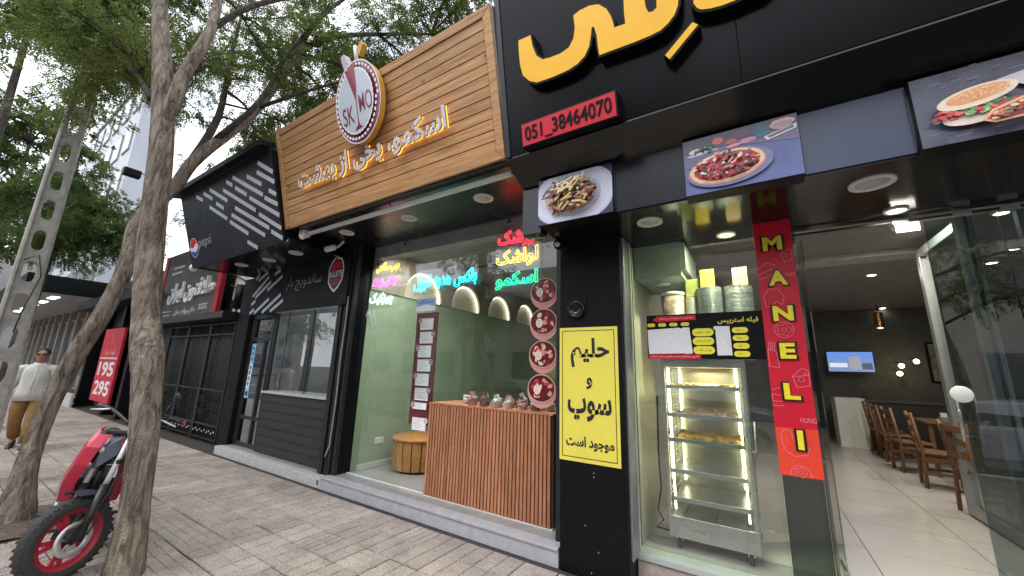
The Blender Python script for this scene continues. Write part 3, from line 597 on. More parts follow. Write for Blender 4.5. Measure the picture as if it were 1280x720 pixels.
# letters with glowing amber returns
lt_g = glow('amber_halo', (1, .5, .08), 1.1); lt = thing('sign_lettering', 'white raised Persian letters with amber glowing edges on the wooden sign', 'lettering', tuple(A(-3.5, .5)))
M_amber = mat('amber_return', (.5, .26, .05), .35); M_amberd = mat('amber_drum', (.6, .32, .05), .35); M_lface = mat('letter_face_white', (.62, .62, .66), .3, var=.1, scale=8)
for nm, off, d, lf_, mt in (('halo_led', -.012, .0, .012, lt_g), ('letter_return', .012, .5, .012, M_amber), ('letter_face', .022, 0, .0915, M_lface)):
    b = MB(); vs, fs = text_geo(fa('اسکمو، یخی از بهشت'), off + .008, .5 if d else 0.)
    xs = [v[0] for v in vs]; ys = [v[1] for v in vs]; x0, x1, y0, y1 = min(xs), max(xs), min(ys), max(ys)
    P = [A(-4.86 + (v[0] - x0) / (x1 - x0) * 2.58, .375 + (v[1] - y0) / (y1 - y0) * .29, .048 + (v[2] + .5) * .018 if d else (.068 if nm != 'halo_led' else .03)) for v in vs]
    b.add(P, fs); split_out(b, nm, mt, lt)
# round emblem with ice cream
em = thing('round_emblem', 'round maroon and silver ice cream emblem standing off the wooden sign', 'emblem', tuple(A(-3.455, 1.08, .12)))
cx, cv = -3.455, 1.075; ra, rb = .385, .455
def ellp(a, bb, n=48): return [(cx + a * math.cos(2 * math.pi * i / n), cv + bb * math.sin(2 * math.pi * i / n)) for i in range(n)]
b = MB(); b.prism(ellp(ra * .98, rb * .98), A(0, 0, .05), X_, V, N, .07); b.out('drum', M_amberd, em)
p = Print(A(0, 0, .121), X_, V, N); p.step = .0006
mar = lin(128, 40, 72); sil = lin(186, 196, 206)
p.poly(ellp(ra, rb), lin(226, 224, 228)); p.poly(ellp(ra * .965, rb * .965), mar)
for i in range(40):
    a = 2 * math.pi * i / 40; p.ell(cx + ra * .89 * math.cos(a), cv + rb * .89 * math.sin(a), .015, .021, lin(240, 225, 232), a, 10)
p.l += .001
p.poly([(cx + ra * (.78 + .018 * (i % 2)) * math.cos(2 * math.pi * i / 72), cv + rb * (.78 + .018 * (i % 2)) * math.sin(2 * math.pi * i / 72)) for i in range(72)], lin(230, 232, 236))
p.poly(ellp(ra * .75, rb * .75), sil)
p.poly([(cx - .12, cv + rb * .78), (cx + .04, cv + rb * .93), (cx + .045, cv + .16), (cx + .02, cv - .02)], lin(140, 32, 64))
p.poly([(cx + .012, cv + .05), (cx + .028, cv + .05), (cx + .03, cv - .24), (cx + .016, cv - .24)], mar)
p.poly([(cx - .05, cv - .32), (cx + .095, cv - .31), (cx + .045, cv - .27), (cx + .028, cv - .2), (cx + .01, cv - .27)], lin(140, 32, 64))
p.text('SK', cx - .13, cv - .125, mar, .2, .2, offset=.004, shear=-.1); p.text('MO', cx + .165, cv - .05, mar, .22, .2, offset=.004, shear=-.1)
p.out('emblem_face', mat('x', (0, 0, 0)) if False else M_printg, em)
b = MB(); b.prism([(cx - .16, cv + rb * .84), (cx - .2, cv + rb * 1.12), (cx - .21, cv + rb * 1.28), (cx - .15, cv + rb * 1.3), (cx - .1, cv + rb * 1.05), (cx - .06, cv + rb * .95)], A(0, 0, .05), X_, V, N, .07); b.out('ice_scoop', mat('pink_grey', lin(190, 170, 180), .4), em)
b = MB(); b.tube([A(cx + .02, cv + rb * .95, .09), A(cx + .02, cv + rb * 1.38, .09)], .022, 8); b.out('straw', M_white, em)
b = MB(); b.prism([(cx + .02, cv + rb * 1.3), (cx + .12, cv + rb * 1.42), (cx + .15, cv + rb * 1.32), (cx + .1, cv + rb * 1.2), (cx + .06, cv + rb * 1.12), (cx + .03, cv + rb * 1.2)], A(0, 0, .03), X_, V, N, .06); b.out('flag', M_amberd, em)
for i in (0, 1):
    b = MB(); b.tube([A(cx + .2 - .4 * i, cv - .1, -.02), A(cx + .2 - .4 * i, cv - .1, .04)], .012, 6); b.out('standoff', M_frame, em)
# LED bar under the sign
lb = thing('led_bar', 'long aluminium light bar slung beneath the wooden sign', 'light bar', (-3.4, 2.66, 3.37))
b = MB(); b.box(-5.10, -1.74, 2.635, 2.68, 3.36, 3.395); b.out('housing', mat('pale_alu', (.82, .83, .8), .5, var=.03), lb, .003)
b = MB(); b.box(-5.08, -1.76, 2.634, 2.676, 3.354, 3.359); b.out('diffuser', M_white, lb)
for x in (-4.5, -3.4, -2.3): b = MB(); b.bar((x, 2.66, 3.396), (x, 2.62, 3.431), .008); b.out('bracket', M_frame, lb)
t = thing('motion_sensor', 'small white box at the left end of the light bar', 'sensor', (-5.17, 2.66, 3.38))
b = MB(); b.box(-5.25, -5.12, 2.60, 2.70, 3.34, 3.43); b.out('box', M_white, t, .008); b = MB(); b.ball((-5.18, 2.62, 3.33), .04); b.out('sensor_head', M_white, t)

# black fascia of the restaurant
A, V, N = tiltplane(2.47, 3.41, -.2)
bf = thing('black_fascia', 'large glossy black sign box leaning out over the restaurant front', 'sign box', (1.0, 2.47, 3.41))
for x0, x1 in ((-1.69, .085), (.09, 1.9), (1.905, 4.2)):
    b = MB(); b.obox(A((x0 + x1) / 2, 1.1, -.01), X_, V, N, x1 - x0, 2.2, .02); b.out('face_panel', mat('fascia_gloss', (.004, .0045, .006), .2, var=.3, scale=1.2, bump=.05, bscale=3, spec=.17), bf)
b = MB(); b.hexa([A(-1.69, 0.001, -.022), A(4.2, 0.001, -.022), Vector((4.2, 3.3, 3.46)), Vector((-1.69, 3.3, 3.46)), A(-1.69, 2.2, -.022), A(4.2, 2.2, -.022), Vector((4.2, 3.3, 5.6)), Vector((-1.69, 3.3, 5.6))]); b.out('box_body', M_blackm, bf)
b = MB(); b.hexa([(-1.69, 2.475, 3.395), (4.2, 2.475, 3.395), (4.2, 2.76, 3.25), (-1.69, 2.76, 3.25), (-1.69, 2.475, 3.407), (4.2, 2.475, 3.407), (4.2, 2.76, 3.45), (-1.69, 2.76, 3.45)]); b.out('underside', M_black, bf)
b = MB(); b.obox(A(-1.66, 1.1, .004), X_, V, N, .05, 2.2, .012); b.out('edge_trim', M_frame, bf)
# yellow letters
yl = thing('yellow_letters', 'huge yellow Persian letters with dark edges on the black fascia', 'lettering', tuple(A(-.7, .7, .09)))
G1 = [(-1.425, .905), (-1.31, .898), (-1.301, .805), (-1.272, .711), (-1.222, .657), (-1.153, .644), (-1.065, .639), (-.994, .655), (-.95, .708), (-.932, .789), (-.936, .882), (-.884, .897), (-.804, .895), (-.737, .87), (-.685, .811), (-.657, .743), (-.645, .682), (-.642, .648), (-.562, .639), (-.564, .723), (-.56, .795), (-.56, .93), (-.52, 1.02), (-.44, 1.05), (-.32, 1.04), (-.24, .97), (-.21, .85), (-.205, .7), (-.22, .60), (-.245, .55), (-.29, .51), (-.338, .486), (-.397, .48), (-.518, .482), (-.645, .489), (-.765, .496), (-.769, .558), (-.772, .645), (-.784, .715), (-.795, .73), (-.806, .717), (-.815, .665), (-.836, .592), (-.876, .536), (-.937, .5), (-1.013, .484), (-1.147, .482), (-1.288, .492), (-1.357, .534), (-1.409, .602), (-1.427, .696), (-1.429, .813)]
G2 = [(-.423, .80), (-.418, .69), (-.405, .648), (-.375, .64), (-.35, .655), (-.346, .72), (-.35, .82), (-.385, .85)]
G3 = [(-.147, .450), (-.116, .420), (-.301, .269), (-.326, .306)]
G4 = [(-.13, .62), (-.128, .565), (-.112, .53), (-.09, .508), (-.04, .49), (.022, .478), (.10, .474), (.25, .48), (.34, .53), (.36, .62), (.36, 1.05), (.24, 1.05), (.24, .68), (.21, .60), (.1, .58), (.0, .6), (-.02, .65), (-.02, .75), (-.13, .75)]
G5 = [(.47, .48), (.59, .48), (.59, 1.3), (.47, 1.3)]
def grow(pts, d):
    n_ = len(pts); ar = sum(pts[i][0] * pts[(i + 1) % n_][1] - pts[(i + 1) % n_][0] * pts[i][1] for i in range(n_)); s_ = 1 if ar > 0 else -1; o_ = []
    for i in range(n_):
        a_, b_, c_ = pts[i - 1], pts[i], pts[(i + 1) % n_]; t_ = Vector((c_[0] - a_[0], c_[1] - a_[1])).normalized(); o_.append((b_[0] + s_ * t_.y * d, b_[1] - s_ * t_.x * d))
    return o_
for g_ in (G1, G3, G4, G5):
    b = MB(); b.prism(grow(g_, .016), A(0, 0, 0.001), X_, V, N, .085); b.out('letter_body', M_blackm, yl)
    b = MB(); b.prism(g_, A(0, 0, .0865), X_, V, N, .004); b.out('letter_face', M_yellow, yl)
b = MB(); b.prism(G2, A(0, 0, .091), X_, V, N, .0015); b.out('letter_eye', M_blackm, yl)
# phone box
ph = thing('phone_number_sign', 'red light box with the phone number on the black fascia', 'sign', tuple(A(-1.06, .1, .05)))
b = MB(); b.obox(A(-1.065, .097, .05), X_, V, N, .80, .20, .098); b.out('box', M_blackm, ph, .004)
b = MB(); b.obox(A(-1.065, .097, .1005), X_, V, N, .775, .178, .002); b.out('face', M_red, ph)
b = MB(); put_text(b, '051_38464070', A(-1.065, .092, .1018), X_, V, N, .72, .135, offset=.012, depth=.003); b.v = [tuple(Vector(v)) for v in b.v]; b.out('digits', M_blackm, ph)

# food picture light boxes
YP = 2.71; ZB, ZT = 2.825, 3.253
def lightbox(label, x0, x1, y=YP):
    t = thing('menu_picture', label, 'picture', ((x0 + x1) / 2, y, ZB))
    b = MB(); b.box(x0, x1, y + .004, y + .14, ZB + .001, ZT); b.out('box', M_blackm, t, .003)
    b = MB(); b.box(x0 + .004, x1 - .004, y, y + .0035, ZB + .004, ZT - .004); return t, b, Print((x0 + .004, y, ZB + .004), X_, Z_, NF), x1 - x0 - .008, ZT - ZB - .008
t, b, p, w_, h_ = lightbox('light box picture of a white plate of penne pasta', -1.493, -.824); b.out('sheet', mat('navy_sheet', lin(40, 45, 80), .25), t)
def clipell(p, cu, cv, a, bb, col, rot=0):
    pts = []
    for i in range(40):
        tt = 2 * math.pi * i / 40; x, y = a * math.cos(tt), bb * math.sin(tt); pts.append((min(max(cu + x * math.cos(rot) - y * math.sin(rot), 0), w_), min(max(cv + x * math.sin(rot) + y * math.cos(rot), 0), h_)))
    p.poly(pts, col)
clipell(p, .32, .215, .37, .27, lin(196, 200, 226)); clipell(p, .32, .215, .345, .245, lin(214, 216, 236)); clipell(p, .32, .205, .25, .175, lin(182, 184, 206)); clipell(p, .32, .205, .235, .16, lin(205, 203, 220))
for i in range(170):
    a = rnd.uniform(0, 6.28); r_ = math.sqrt(rnd.random()); x = .32 + .205 * r_ * math.cos(a); y = .195 + .135 * r_ * math.sin(a); ro = rnd.uniform(-.6, 1.3); l = rnd.uniform(.03, .05)
    c = rnd.choice([lin(214, 160, 96), lin(160, 96, 56), lin(226, 186, 130), lin(96, 56, 36), lin(190, 120, 90), lin(70, 42, 30)]); dx, dy = l * math.cos(ro), l * math.sin(ro)
    p.line([(x - dx, y - dy), (x + dx, y + dy)], .019, tuple(k * .55 for k in c)); p.line([(x - dx * .9, y - dy * .9 + .003), (x + dx * .9, y + dy * .9 + .003)], .012, c)
for i in range(26): p.ell(.30 + rnd.uniform(-.07, .12), .245 + rnd.uniform(-.04, .05), .014, .009, rnd.choice([lin(40, 96, 44), lin(70, 130, 60), lin(240, 225, 180), lin(236, 220, 170)]), rnd.uniform(0, 3), 8, .3)
for i in range(14): p.line([(.25 + rnd.uniform(-.08, .14), .25 + rnd.uniform(-.04, .07)), (.29 + rnd.uniform(-.08, .14), .27 + rnd.uniform(-.04, .06))], .01, lin(238, 214, 160))
p.out('printed_food', M_printg, t)
def dish(p, cu, cv, a, bb, n_, rot=.07):
    p.ell(cu + .015, cv - .01, a * 1.12, bb * 1.1, lin(110, 114, 150), rot, 36); p.ell(cu, cv, a, bb, lin(214, 150, 110), rot, 36, .015); p.ell(cu, cv + .004, a * .97, bb * .94, lin(236, 190, 150), rot, 36, .02); p.ell(cu, cv + .004, a * .87, bb * .82, lin(150, 40, 44), rot, 36, .03)
    for i in range(n_):
        an = rnd.uniform(0, 6.28); r_ = math.sqrt(rnd.random()); p.ell(cu + a * .82 * r_ * math.cos(an), cv + .004 + bb * .76 * r_ * math.sin(an), rnd.uniform(.006, .022), rnd.uniform(.004, .012), rnd.choice([lin(200, 50, 60), lin(170, 30, 50), lin(240, 200, 190), lin(60, 60, 60), lin(90, 96, 60), lin(220, 120, 120), lin(40, 60, 70), lin(236, 180, 150)]), rnd.uniform(-.6, .9), 8, .3)
t, b, p, w_, h_ = lightbox('light box picture of a round pizza with vegetables behind', -.308, .365); b.out('sheet', mat('slate_blue_sheet', lin(88, 98, 150), .25), t)
p.rect(0, .30, w_, h_, lin(84, 78, 96)); p.poly([(0, .2), (.2, .2), (.33, .31), (0, .31)], lin(104, 100, 134)); p.poly([(.3, .30), (w_, .24), (w_, .33), (.3, .33)], lin(110, 100, 130))
for (u, v, a, bb, c) in ((.08, .335, .045, .02, (226, 226, 200)), (.15, .33, .065, .032, (36, 84, 84)), (.12, .31, .1, .012, (206, 200, 220)), (.22, .375, .034, .03, (226, 110, 90)), (.30, .345, .035, .02, (196, 90, 110)), (.36, .385, .05, .035, (110, 70, 96)), (.31, .31, .045, .014, (226, 150, 150)), (.395, .325, .05, .02, (210, 130, 180)), (.47, .375, .055, .04, (44, 90, 120)), (.48, .34, .045, .022, (36, 110, 120)), (.585, .385, .065, .035, (226, 190, 186)), (.585, .37, .058, .03, (190, 150, 160))): p.ell(u, v - .012, a, bb * .9, lin(*c), .08, 18, .08)
p.poly([(.50, .275), (.655, .315), (.66, .35), (.48, .305)], lin(220, 216, 230)); p.poly([(.515, .288), (.645, .322), (.64, .342), (.50, .303)], lin(100, 110, 110))
for i in range(30): p.ell(.15 + rnd.gauss(0, .03), .32 + rnd.gauss(0, .012), .008, .006, rnd.choice([lin(40, 110, 90), lin(20, 60, 60), lin(120, 170, 120)]), 0, 7)
dish(p, .255, .155, .225, .115, 150); p.out('printed_food', M_printg, t)
t, b, p, w_, h_ = lightbox('light box picture of a sesame bun sandwich and long pizza', .864, 1.54); b.out('sheet', mat('dark_board_sheet', lin(84, 84, 104), .25), t)
for i in range(60):
    u = rnd.uniform(0, .6); v = rnd.choice((rnd.uniform(.0, .13), rnd.uniform(.3, .41))); p.line([(u, v), (u + rnd.uniform(.02, .07), v + .004)], .002, rnd.choice([lin(150, 150, 176), lin(50, 50, 66)]))
p.poly([(.30, .29), (.66, .36), (.66, .2), (.42, .2)], lin(206, 200, 206)); p.ell(.56, .30, .1, .075, lin(140, 70, 70), .2, 20, .1)
for i in range(24): p.ell(.56 + rnd.uniform(-.08, .09), .30 + rnd.uniform(-.05, .05), .016, .01, rnd.choice([lin(210, 190, 150), lin(190, 80, 90), lin(110, 120, 70), lin(230, 210, 210)]), rnd.uniform(0, 3), 8, .2)
p.ell(.21, .13, .13, .055, lin(226, 206, 196), .12, 24); 
for i in range(60): p.ell(.06 + .29 * rnd.random(), .145 + rnd.uniform(-.02, .03) + .0, .018, .011, rnd.choice([lin(120, 170, 110), lin(170, 210, 150), lin(206, 60, 60), lin(60, 120, 70), lin(226, 110, 100), lin(170, 60, 80)]), rnd.uniform(-.4, .5), 9, .2)
p.ell(.21, .215, .145, .055, lin(232, 214, 190), .16, 28); p.ell(.215, .222, .115, .038, lin(224, 160, 110), .16, 24)
for i in range(70):
    a = rnd.uniform(0, 6.28); r_ = math.sqrt(rnd.random()); p.ell(.215 + .11 * r_ * math.cos(a), .224 + .03 * r_ * math.sin(a), .004, .0025, lin(244, 214, 170), .3, 6)
p.poly([(.20, .06), (.24, .035), (.34, .04), (.66, .17), (.66, .24), (.45, .18), (.24, .11)], lin(226, 180, 140)); p.poly([(.215, .062), (.25, .045), (.34, .05), (.655, .18), (.655, .228), (.45, .17), (.25, .10)], lin(170, 60, 60))
for i in range(90):
    q = rnd.random(); p.ell(.24 + .41 * q, .06 + .13 * q + rnd.uniform(-.015, .03) * (.6 + .5 * q), .014, .008, rnd.choice([lin(226, 200, 110), lin(206, 70, 70), lin(60, 60, 60), lin(240, 190, 180), lin(120, 120, 80), lin(220, 130, 90)]), rnd.uniform(-.4, .8), 8, .2)
p.out('printed_food', M_printg, t)
for i, (x0, x1) in enumerate(((-.82, -.312), (.369, .860), (1.544, 4.2))):
    b = MB(); b.box(x0, x1, YP + .045, YP + .06, ZB + .012, ZT); o = b.out('blank_panel', mat('sky_tint_gloss', (.045, .06, .12), .2, var=.1, scale=1) if i == 1 else mat('blue_black_gloss', (.012, .014, .022), .2, var=.1, scale=1, spec=.3), None)  # middle panel: sky reflection painted in as a blue base colour
    tag(o, ['plain dark glossy panel between the pasta and the pizza picture', 'plain glossy panel tinted blue for reflected sky between the pizza and the sandwich picture', 'plain dark panel right of the sandwich picture'][i], 'panel')
# the strip of black left of the pasta box
b = MB(); b.box(-1.69, -1.50, 2.78, 2.9, 2.80, 3.4); o = b.out('black_return_panel', M_black); tag(o, 'black return panel left of the pasta picture', 'panel')

# ================================================================== RESTAURANT
rs = thing('restaurant', 'restaurant front with black soffit, glass shop window and long dim dining room', 'restaurant', (1.5, 3.5, 0))
b = MB(); b.box(-.94, 4.2, 2.77, 3.86, 2.827, 2.87); b.out('soffit', M_black, rs)
b = MB(); b.box(-1.5, -.93, 2.77, 3.24, 2.83, 2.87); b.out('soffit', M_black, rs)
b = MB(); b.box(-.94, .33, 3.44, 3.6, .155, .20); b.out('window_ledge', mat('greenish_ledge', (.42, .46, .43), .3, var=.15), rs, .003)
b = MB(); b.box(-.94, .33, 3.46, 3.6, -.01, .154); b.out('plinth', mat('pinkish_stone', (.45, .36, .33), .5, var=.25, scale=40), rs, .003)
b = MB(); b.box(.335, 5, 3.4, 3.9, -.01, .19); b.out('threshold', M_marble, rs, .004)
b = MB(); b.box(-.94, 6, 3.86, 15.2, .0, .18)
b.box(-.94, .33, 3.6, 3.86, .0, .18); b.out('floor_base', M_joint, rs)
fl0 = None; ts = .8
for i in range(9):
    for j in range(14):
        x, y = -.94 + i * ts, 3.91 + j * ts
        if x > 6 - ts: continue
        if fl0 is None: bb = MB(); bb.box(0, ts - .006, 0, ts - .006, .18, .2); o = bb.out('floor_tile', M_floor2, rs); fl0 = o.data; o.location = (x, y, 0)
        else: o = bpy.data.objects.new('floor_tile', fl0); COL.objects.link(o); o.parent = rs; o.location = (x, y, 0)
        o.location = (x, y, 0) if False else (x, y, 0)
b = MB(); b.box(-.935, .33, 3.6, 3.905, .18, .2); b.out('display_floor', M_floor, rs)
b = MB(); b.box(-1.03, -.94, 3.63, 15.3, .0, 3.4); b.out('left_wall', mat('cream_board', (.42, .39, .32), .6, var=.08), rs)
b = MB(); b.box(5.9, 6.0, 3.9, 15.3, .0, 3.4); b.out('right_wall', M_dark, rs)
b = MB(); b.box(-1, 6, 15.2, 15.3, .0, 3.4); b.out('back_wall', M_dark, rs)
b = MB(); b.box(-1, 6, 3.95, 15.3, 3.32, 3.4); b.out('ceiling', M_ceil, rs)
b = MB(); b.box(-1, 6, 3.87, 3.95, 2.83, 3.4); b.out('header', M_ceil, rs)
for y in (6.7, ): b = MB(); b.box(-.9, 5.88, y, y + .35, 3.24, 3.319); b.out('ceiling_beam', mat('beam_grey', (.36, .35, .33), .6), rs)
# window over display: pane + mirror strip + door glass
b = MB(); b.box(-.92, .085, 3.496, 3.504, .2, 2.826); b.out('window_pane', G_glass, rs)
b = MB(); b.box(.09, .32, 3.494, 3.504, .2, 2.826); b.out('window_pane', G_mirr, rs, label='narrow reflective greenish glass strip behind the red banner')
b = MB(); b.box(-.935, -.921, 3.49, 3.515, .2, 2.825); b.out('window_seal', mat('pale_seal', (.5, .52, .45), .4), rs)
b = MB(); b.box(.324, .345, 3.49, 3.83, .2, 2.826); b.out('return_pane', G_dark, rs)
b = MB(); b.box(.35, .362, 3.83, 3.85, .2, 2.78); b.out('door_post', M_frame, rs)
b = MB(); b.box(.33, 4.2, 3.83, 3.85, 2.785, 2.80); b.out('top_rail', M_frame, rs)
for x in (.98, 1.30, 1.52):
    b = MB(); b.box(x, x + .09, 3.822, 3.858, 2.77, 2.815); b.out('rail_clamp', M_steel, rs, .003)
b = MB(); b.box(1.145, 1.50, 3.836, 3.844, .21, 2.77); b.out('window_pane', G_dark, rs)
b = MB(); b.box(1.51, 2.3, 3.836, 3.844, .21, 2.77); b.out('window_pane', G_dark, rs)
b = MB(); b.box(2.31, 3.4, 3.836, 3.844, .21, 2.77); b.out('window_pane', G_dark, rs)
# open glass door leaf (left), with handle
t = thing('glass_door', 'frameless glass door leaf swung inwards at the left of the entrance', 'door', (.42, 3.86, .2))
b = MB(); b.box(.415, .425, 3.87, 4.75, .22, 2.75); b.out('pane', G_dark, t)
b = MB(); b.box(.405, .435, 3.87, 4.1, .205, .27); b.out('pivot_shoe', M_steel, t, .003)
b = MB(); b.tube([(.46, 4.62, .95), (.46, 4.62, 1.35)], .012, 8); b.bar((.42, 4.62, 1.0), (.46, 4.62, 1.0), .012); b.bar((.42, 4.62, 1.3), (.46, 4.62, 1.3), .012); b.out('handle', M_steel, t)
# framed leaf on the right
t = thing('framed_glass_door', 'aluminium framed glass door folded back on the right of the entrance', 'door', (1.87, 6.0, .2))
y0, y1, x = 5.35, 6.5, 1.87
for nm, q in (('stile', ((x, y0, .22), (x, y0, 3.2))), ('stile', ((x, y1, .22), (x, y1, 3.2))), ('rail', ((x, y0 + .05, .27), (x, y1 - .05, .27))), ('rail', ((x, y0 + .05, 3.16), (x, y1 - .05, 3.16)))):
    b = MB(); b.bar(q[0], q[1], .09, .1); b.out(nm, M_alu, t, .004)
b = MB(); b.box(x - .004, x + .004, y0 + .04, y1 - .04, .32, 3.1); b.out('pane', G_glass, t)
b = MB(); b.tube([(x - .07, y1 - .35, 1.0), (x - .07, y1 - .35, 1.5)], .016, 8); b.bar((x, y1 - .35, 1.06), (x - .07, y1 - .35, 1.06), .015); b.bar((x, y1 - .35, 1.44), (x - .07, y1 - .35, 1.44), .015); b.out('handle', M_steel, t)
t = thing('framed_glass_panel', 'tall aluminium framed glass panel at the right edge of the entrance', 'panel', (1.3, 3.9, .2))
for x in (1.31,): 
    b = MB(); b.box(x, x + .05, 3.86, 3.92, .2, 2.78); b.out('stile', M_alu, t, .003)
b = MB(); b.box(1.35, 1.37, 3.86, 3.92, .2, 2.78); b.out('stile', M_frame, t)
b = MB(); b.box(1.6, 1.63, 3.86, 3.91, .2, 2.78); b.out('stile', M_alu, t, .003)
t = thing('door_knob_disc', 'white half round push disc on the edge of the glass door', 'handle', (1.14, 3.83, 1.53))
b = MB(); b.lathe((1.15, 3.832, 1.53), [(.055, 0), (.055, .006), (.05, .009)], 20, N=NF); b.out('disc', M_white, t)
t = thing('hanging_tag', 'small white printed tag clipped to the door rail', 'tag', (1.03, 3.82, 2.7))
b = MB(); b.box(.99, 1.12, 3.815, 3.819, 2.70, 2.77); b.out('card', M_white, t); p = Print((.99, 3.815, 2.70), X_, Z_, NF)
for k in range(3): p.rect(.01, .012 + k * .02, .12, .02 + k * .02, lin(150, 150, 160))
p.out('print_lines', M_print, t)
t = thing('spot_lamp', 'small white swivel spot lamp hanging from the ceiling inside the entrance', 'lamp', (1.2, 4.9, 3.2))
b = MB(); b.tube([(1.25, 4.7, 3.32), (1.25, 4.7, 3.1)], .012, 6); b.out('stem', M_white, t); b = MB(); b.lathe((1.25, 4.7, 3.1), [(.05, 0), (.05, -.1), (.03, -.13)], 12, N=(.3, .2, 1)); b.out('head', M_white, t)
# interior spots (lit)
spots = [(1.55, 5.79), (1.76, 8.29), (2.7, 12.3), (2.78, 13.2), (2.85, 13.9), (2.9, 14.5), (2.95, 15.0), (3.01, 8.1), (2.95, 7.33), (2.26, 5.69), (3.9, 6.5), (4.3, 8.9)]
for i, (x, y) in enumerate(spots):
    t = thing('ceiling_spot', ['nearest lit recessed spot behind the door rail', 'lit recessed spot above the middle tables', 'lit recessed spot over the service counter', 'recessed spot just past the service counter', 'third of the far spots in line over the back', 'fourth of the far spots in line over the back', 'farthest recessed spot at the very back', 'recessed spot right of the middle tables', 'recessed spot above the nearest table', 'recessed spot right of the glass door leaf', 'recessed spot near the right wall by the entrance', 'recessed spot near the right wall farther in'][i], 'light', (x, y, 3.31), 'recessed spots along the dining room ceiling')
    b = MB(); b.lathe((x, y, 3.319), [(.075, 0), (.075, -.008), (.055, -.01)], 18, N=Z_, cap=False); b.out('ring', M_white, t); b = MB(); b.lathe((x, y, 3.312), [(.054, 0), (.054, -.002)], 16); b.out('lamp', E_spot, t)
def area(name, loc, size, power, colr=(1, .9, .75), rot=(0, 0, 0), sy=None):
    l = bpy.data.lights.new(name, 'AREA'); l.energy = power; l.size = size; l.color = colr
    if sy: l.shape = 'RECTANGLE'; l.size_y = sy
    o = bpy.data.objects.new(name, l); COL.objects.link(o); o.location = loc; o.rotation_euler = rot; return o
for i, (x, y, pw) in enumerate(((1.55, 5.79, 24), (1.76, 8.29, 16), (2.95, 7.33, 16), (2.8, 13.2, 16), (-.117, 3.67, 18), (.97, 3.66, 10))):
    area('spot_light', (x, y, 3.29 if i < 4 else 2.80), .1, pw, (1, .93, .8) if i != 4 else (.95, 1, .6))
# soffit downlights
def downlight(x, y, z, label, lit=None, r=.1, grp='round downlights in the shop soffits'):
    t = thing('downlight', label, 'light', (x, y, z), grp)
    b = MB(); b.lathe((x, y, z), [(r * .72, -.002), (r * .8, -.012), (r, -.012), (r, 0)], 28, cap=False); b.out('ring', M_white, t)
    b = MB(); b.lathe((x, y, z - .001), [(r * .74, 0), (r * .72, -.004)], 24); b.out('lens', lit or mat('unlit_lens', (.5, .5, .48), .3), t)
downlight(-.63, 3.05, 2.827, 'unlit round downlight in the soffit below the blank panel by the pillar'); downlight(.725, 3.05, 2.827, 'unlit round downlight below the sky-tinted panel by the entrance', r=.115)
E_y = glow('yellow_spot', (.95, 1, .45), 3.5)
downlight(-.117, 3.66, 2.827, 'lit yellowish downlight above the plates in the window', E_y, .075); downlight(.97, 3.66, 2.827, 'lit white downlight just inside the entrance', E_spot, .07)
downlight(-3.51, 3.03, 3.432, 'unlit downlight in the middle of the ice cream shop soffit'); downlight(-2.35, 3.03, 3.432, 'unlit downlight in the ice cream soffit near the black fascia', r=.11); downlight(-4.71, 2.98, 3.432, 'unlit downlight in the ice cream soffit near the ribbed pillar')
# red banner with MANELI
rb_ = thing('red_banner', 'long red banner spelling MANELI in yellow letters beside the entrance', 'banner', (.2, 3.47, .93))
b = MB(); b.box(.08, .325, 3.476, 3.480, .935, 2.822); b.out('sheet', mat('banner_red', lin(205, 22, 48), .35, var=.04), rb_)
p = Print((.08, 3.476, .935), X_, Z_, NF); p.rect(0, 0, .245, .32, lin(232, 70, 48)); pk = lin(240, 130, 150)
def flower(u, v, s):
    p.line([(u + s * (1 + .18 * math.cos(5 * a)) * math.cos(a), v + s * (1 + .18 * math.cos(5 * a)) * math.sin(a)) for a in [2 * math.pi * i / 30 for i in range(30)]], .004, pk, True); p.ring(u, v, s * .35, .004, pk, 12)
p.ring(.12, .03, .062, .0035, pk, 22, .9) if False else p.line([(.12 + .06 * math.cos(R(a)), .005 + .07 * math.sin(R(a))) for a in range(0, 181, 15)], .004, pk); flower(.12, .03, .03)
p.line([(.03, .27), (.05, .31), (.09, .30), (.1, .24), (.14, .2), (.19, .19), (.2, .22), (.17, .15), (.1, .13), (.05, .16), (.03, .22)], .004, pk, True)
p.text('HUNG', .2, .38, pk, .09, .035); p.line([(.005, .5), (.06, .5), (.075, .54), (.005, .55)], .004, pk, True); p.line([(.005, .47), (.07, .47)], .004, pk); p.line([(.005, .58), (.07, .6), (.11, .56)], .004, pk)
p.line([(.14, .68), (.2, .74), (.235, .72), (.235, .62), (.16, .60)], .004, pk, True); p.ring(.19, .66, .018, .004, pk, 12); p.ring(.215, .7, .009, .003, pk, 10); p.line([(.14, .68), (.235, .69)], .004, pk)
p.line([(.01, .75), (.07, .74), (.06, .86), (.01, .88)], .004, pk, True); 
for k in range(4): p.line([(.015 + k * .012, .87), (.02 + k * .012, .93)], .004, pk)
flower(.125, 1.02, .042); p.ring(.125, 1.02, .06, .004, pk, 22)
p.line([(.03, 1.2), (.02, 1.28), (.06, 1.34), (.12, 1.33), (.15, 1.27), (.13, 1.21), (.1, 1.24), (.07, 1.2)], .004, pk, True); p.line([(0, 1.42), (.05, 1.43), (.13, 1.47)], .004, pk); p.line([(0, 1.5), (.06, 1.55), (.12, 1.52)], .004, pk); p.line([(0, 1.45), (.1, 1.5)], .004, pk)
p.line([(.16, 1.6), (.19, 1.64), (.235, 1.63), (.225, 1.55), (.18, 1.54)], .004, pk, True); p.ring(.2, 1.59, .014, .003, pk, 10); p.text('YUM', .2, 1.44, pk, .06, .025)
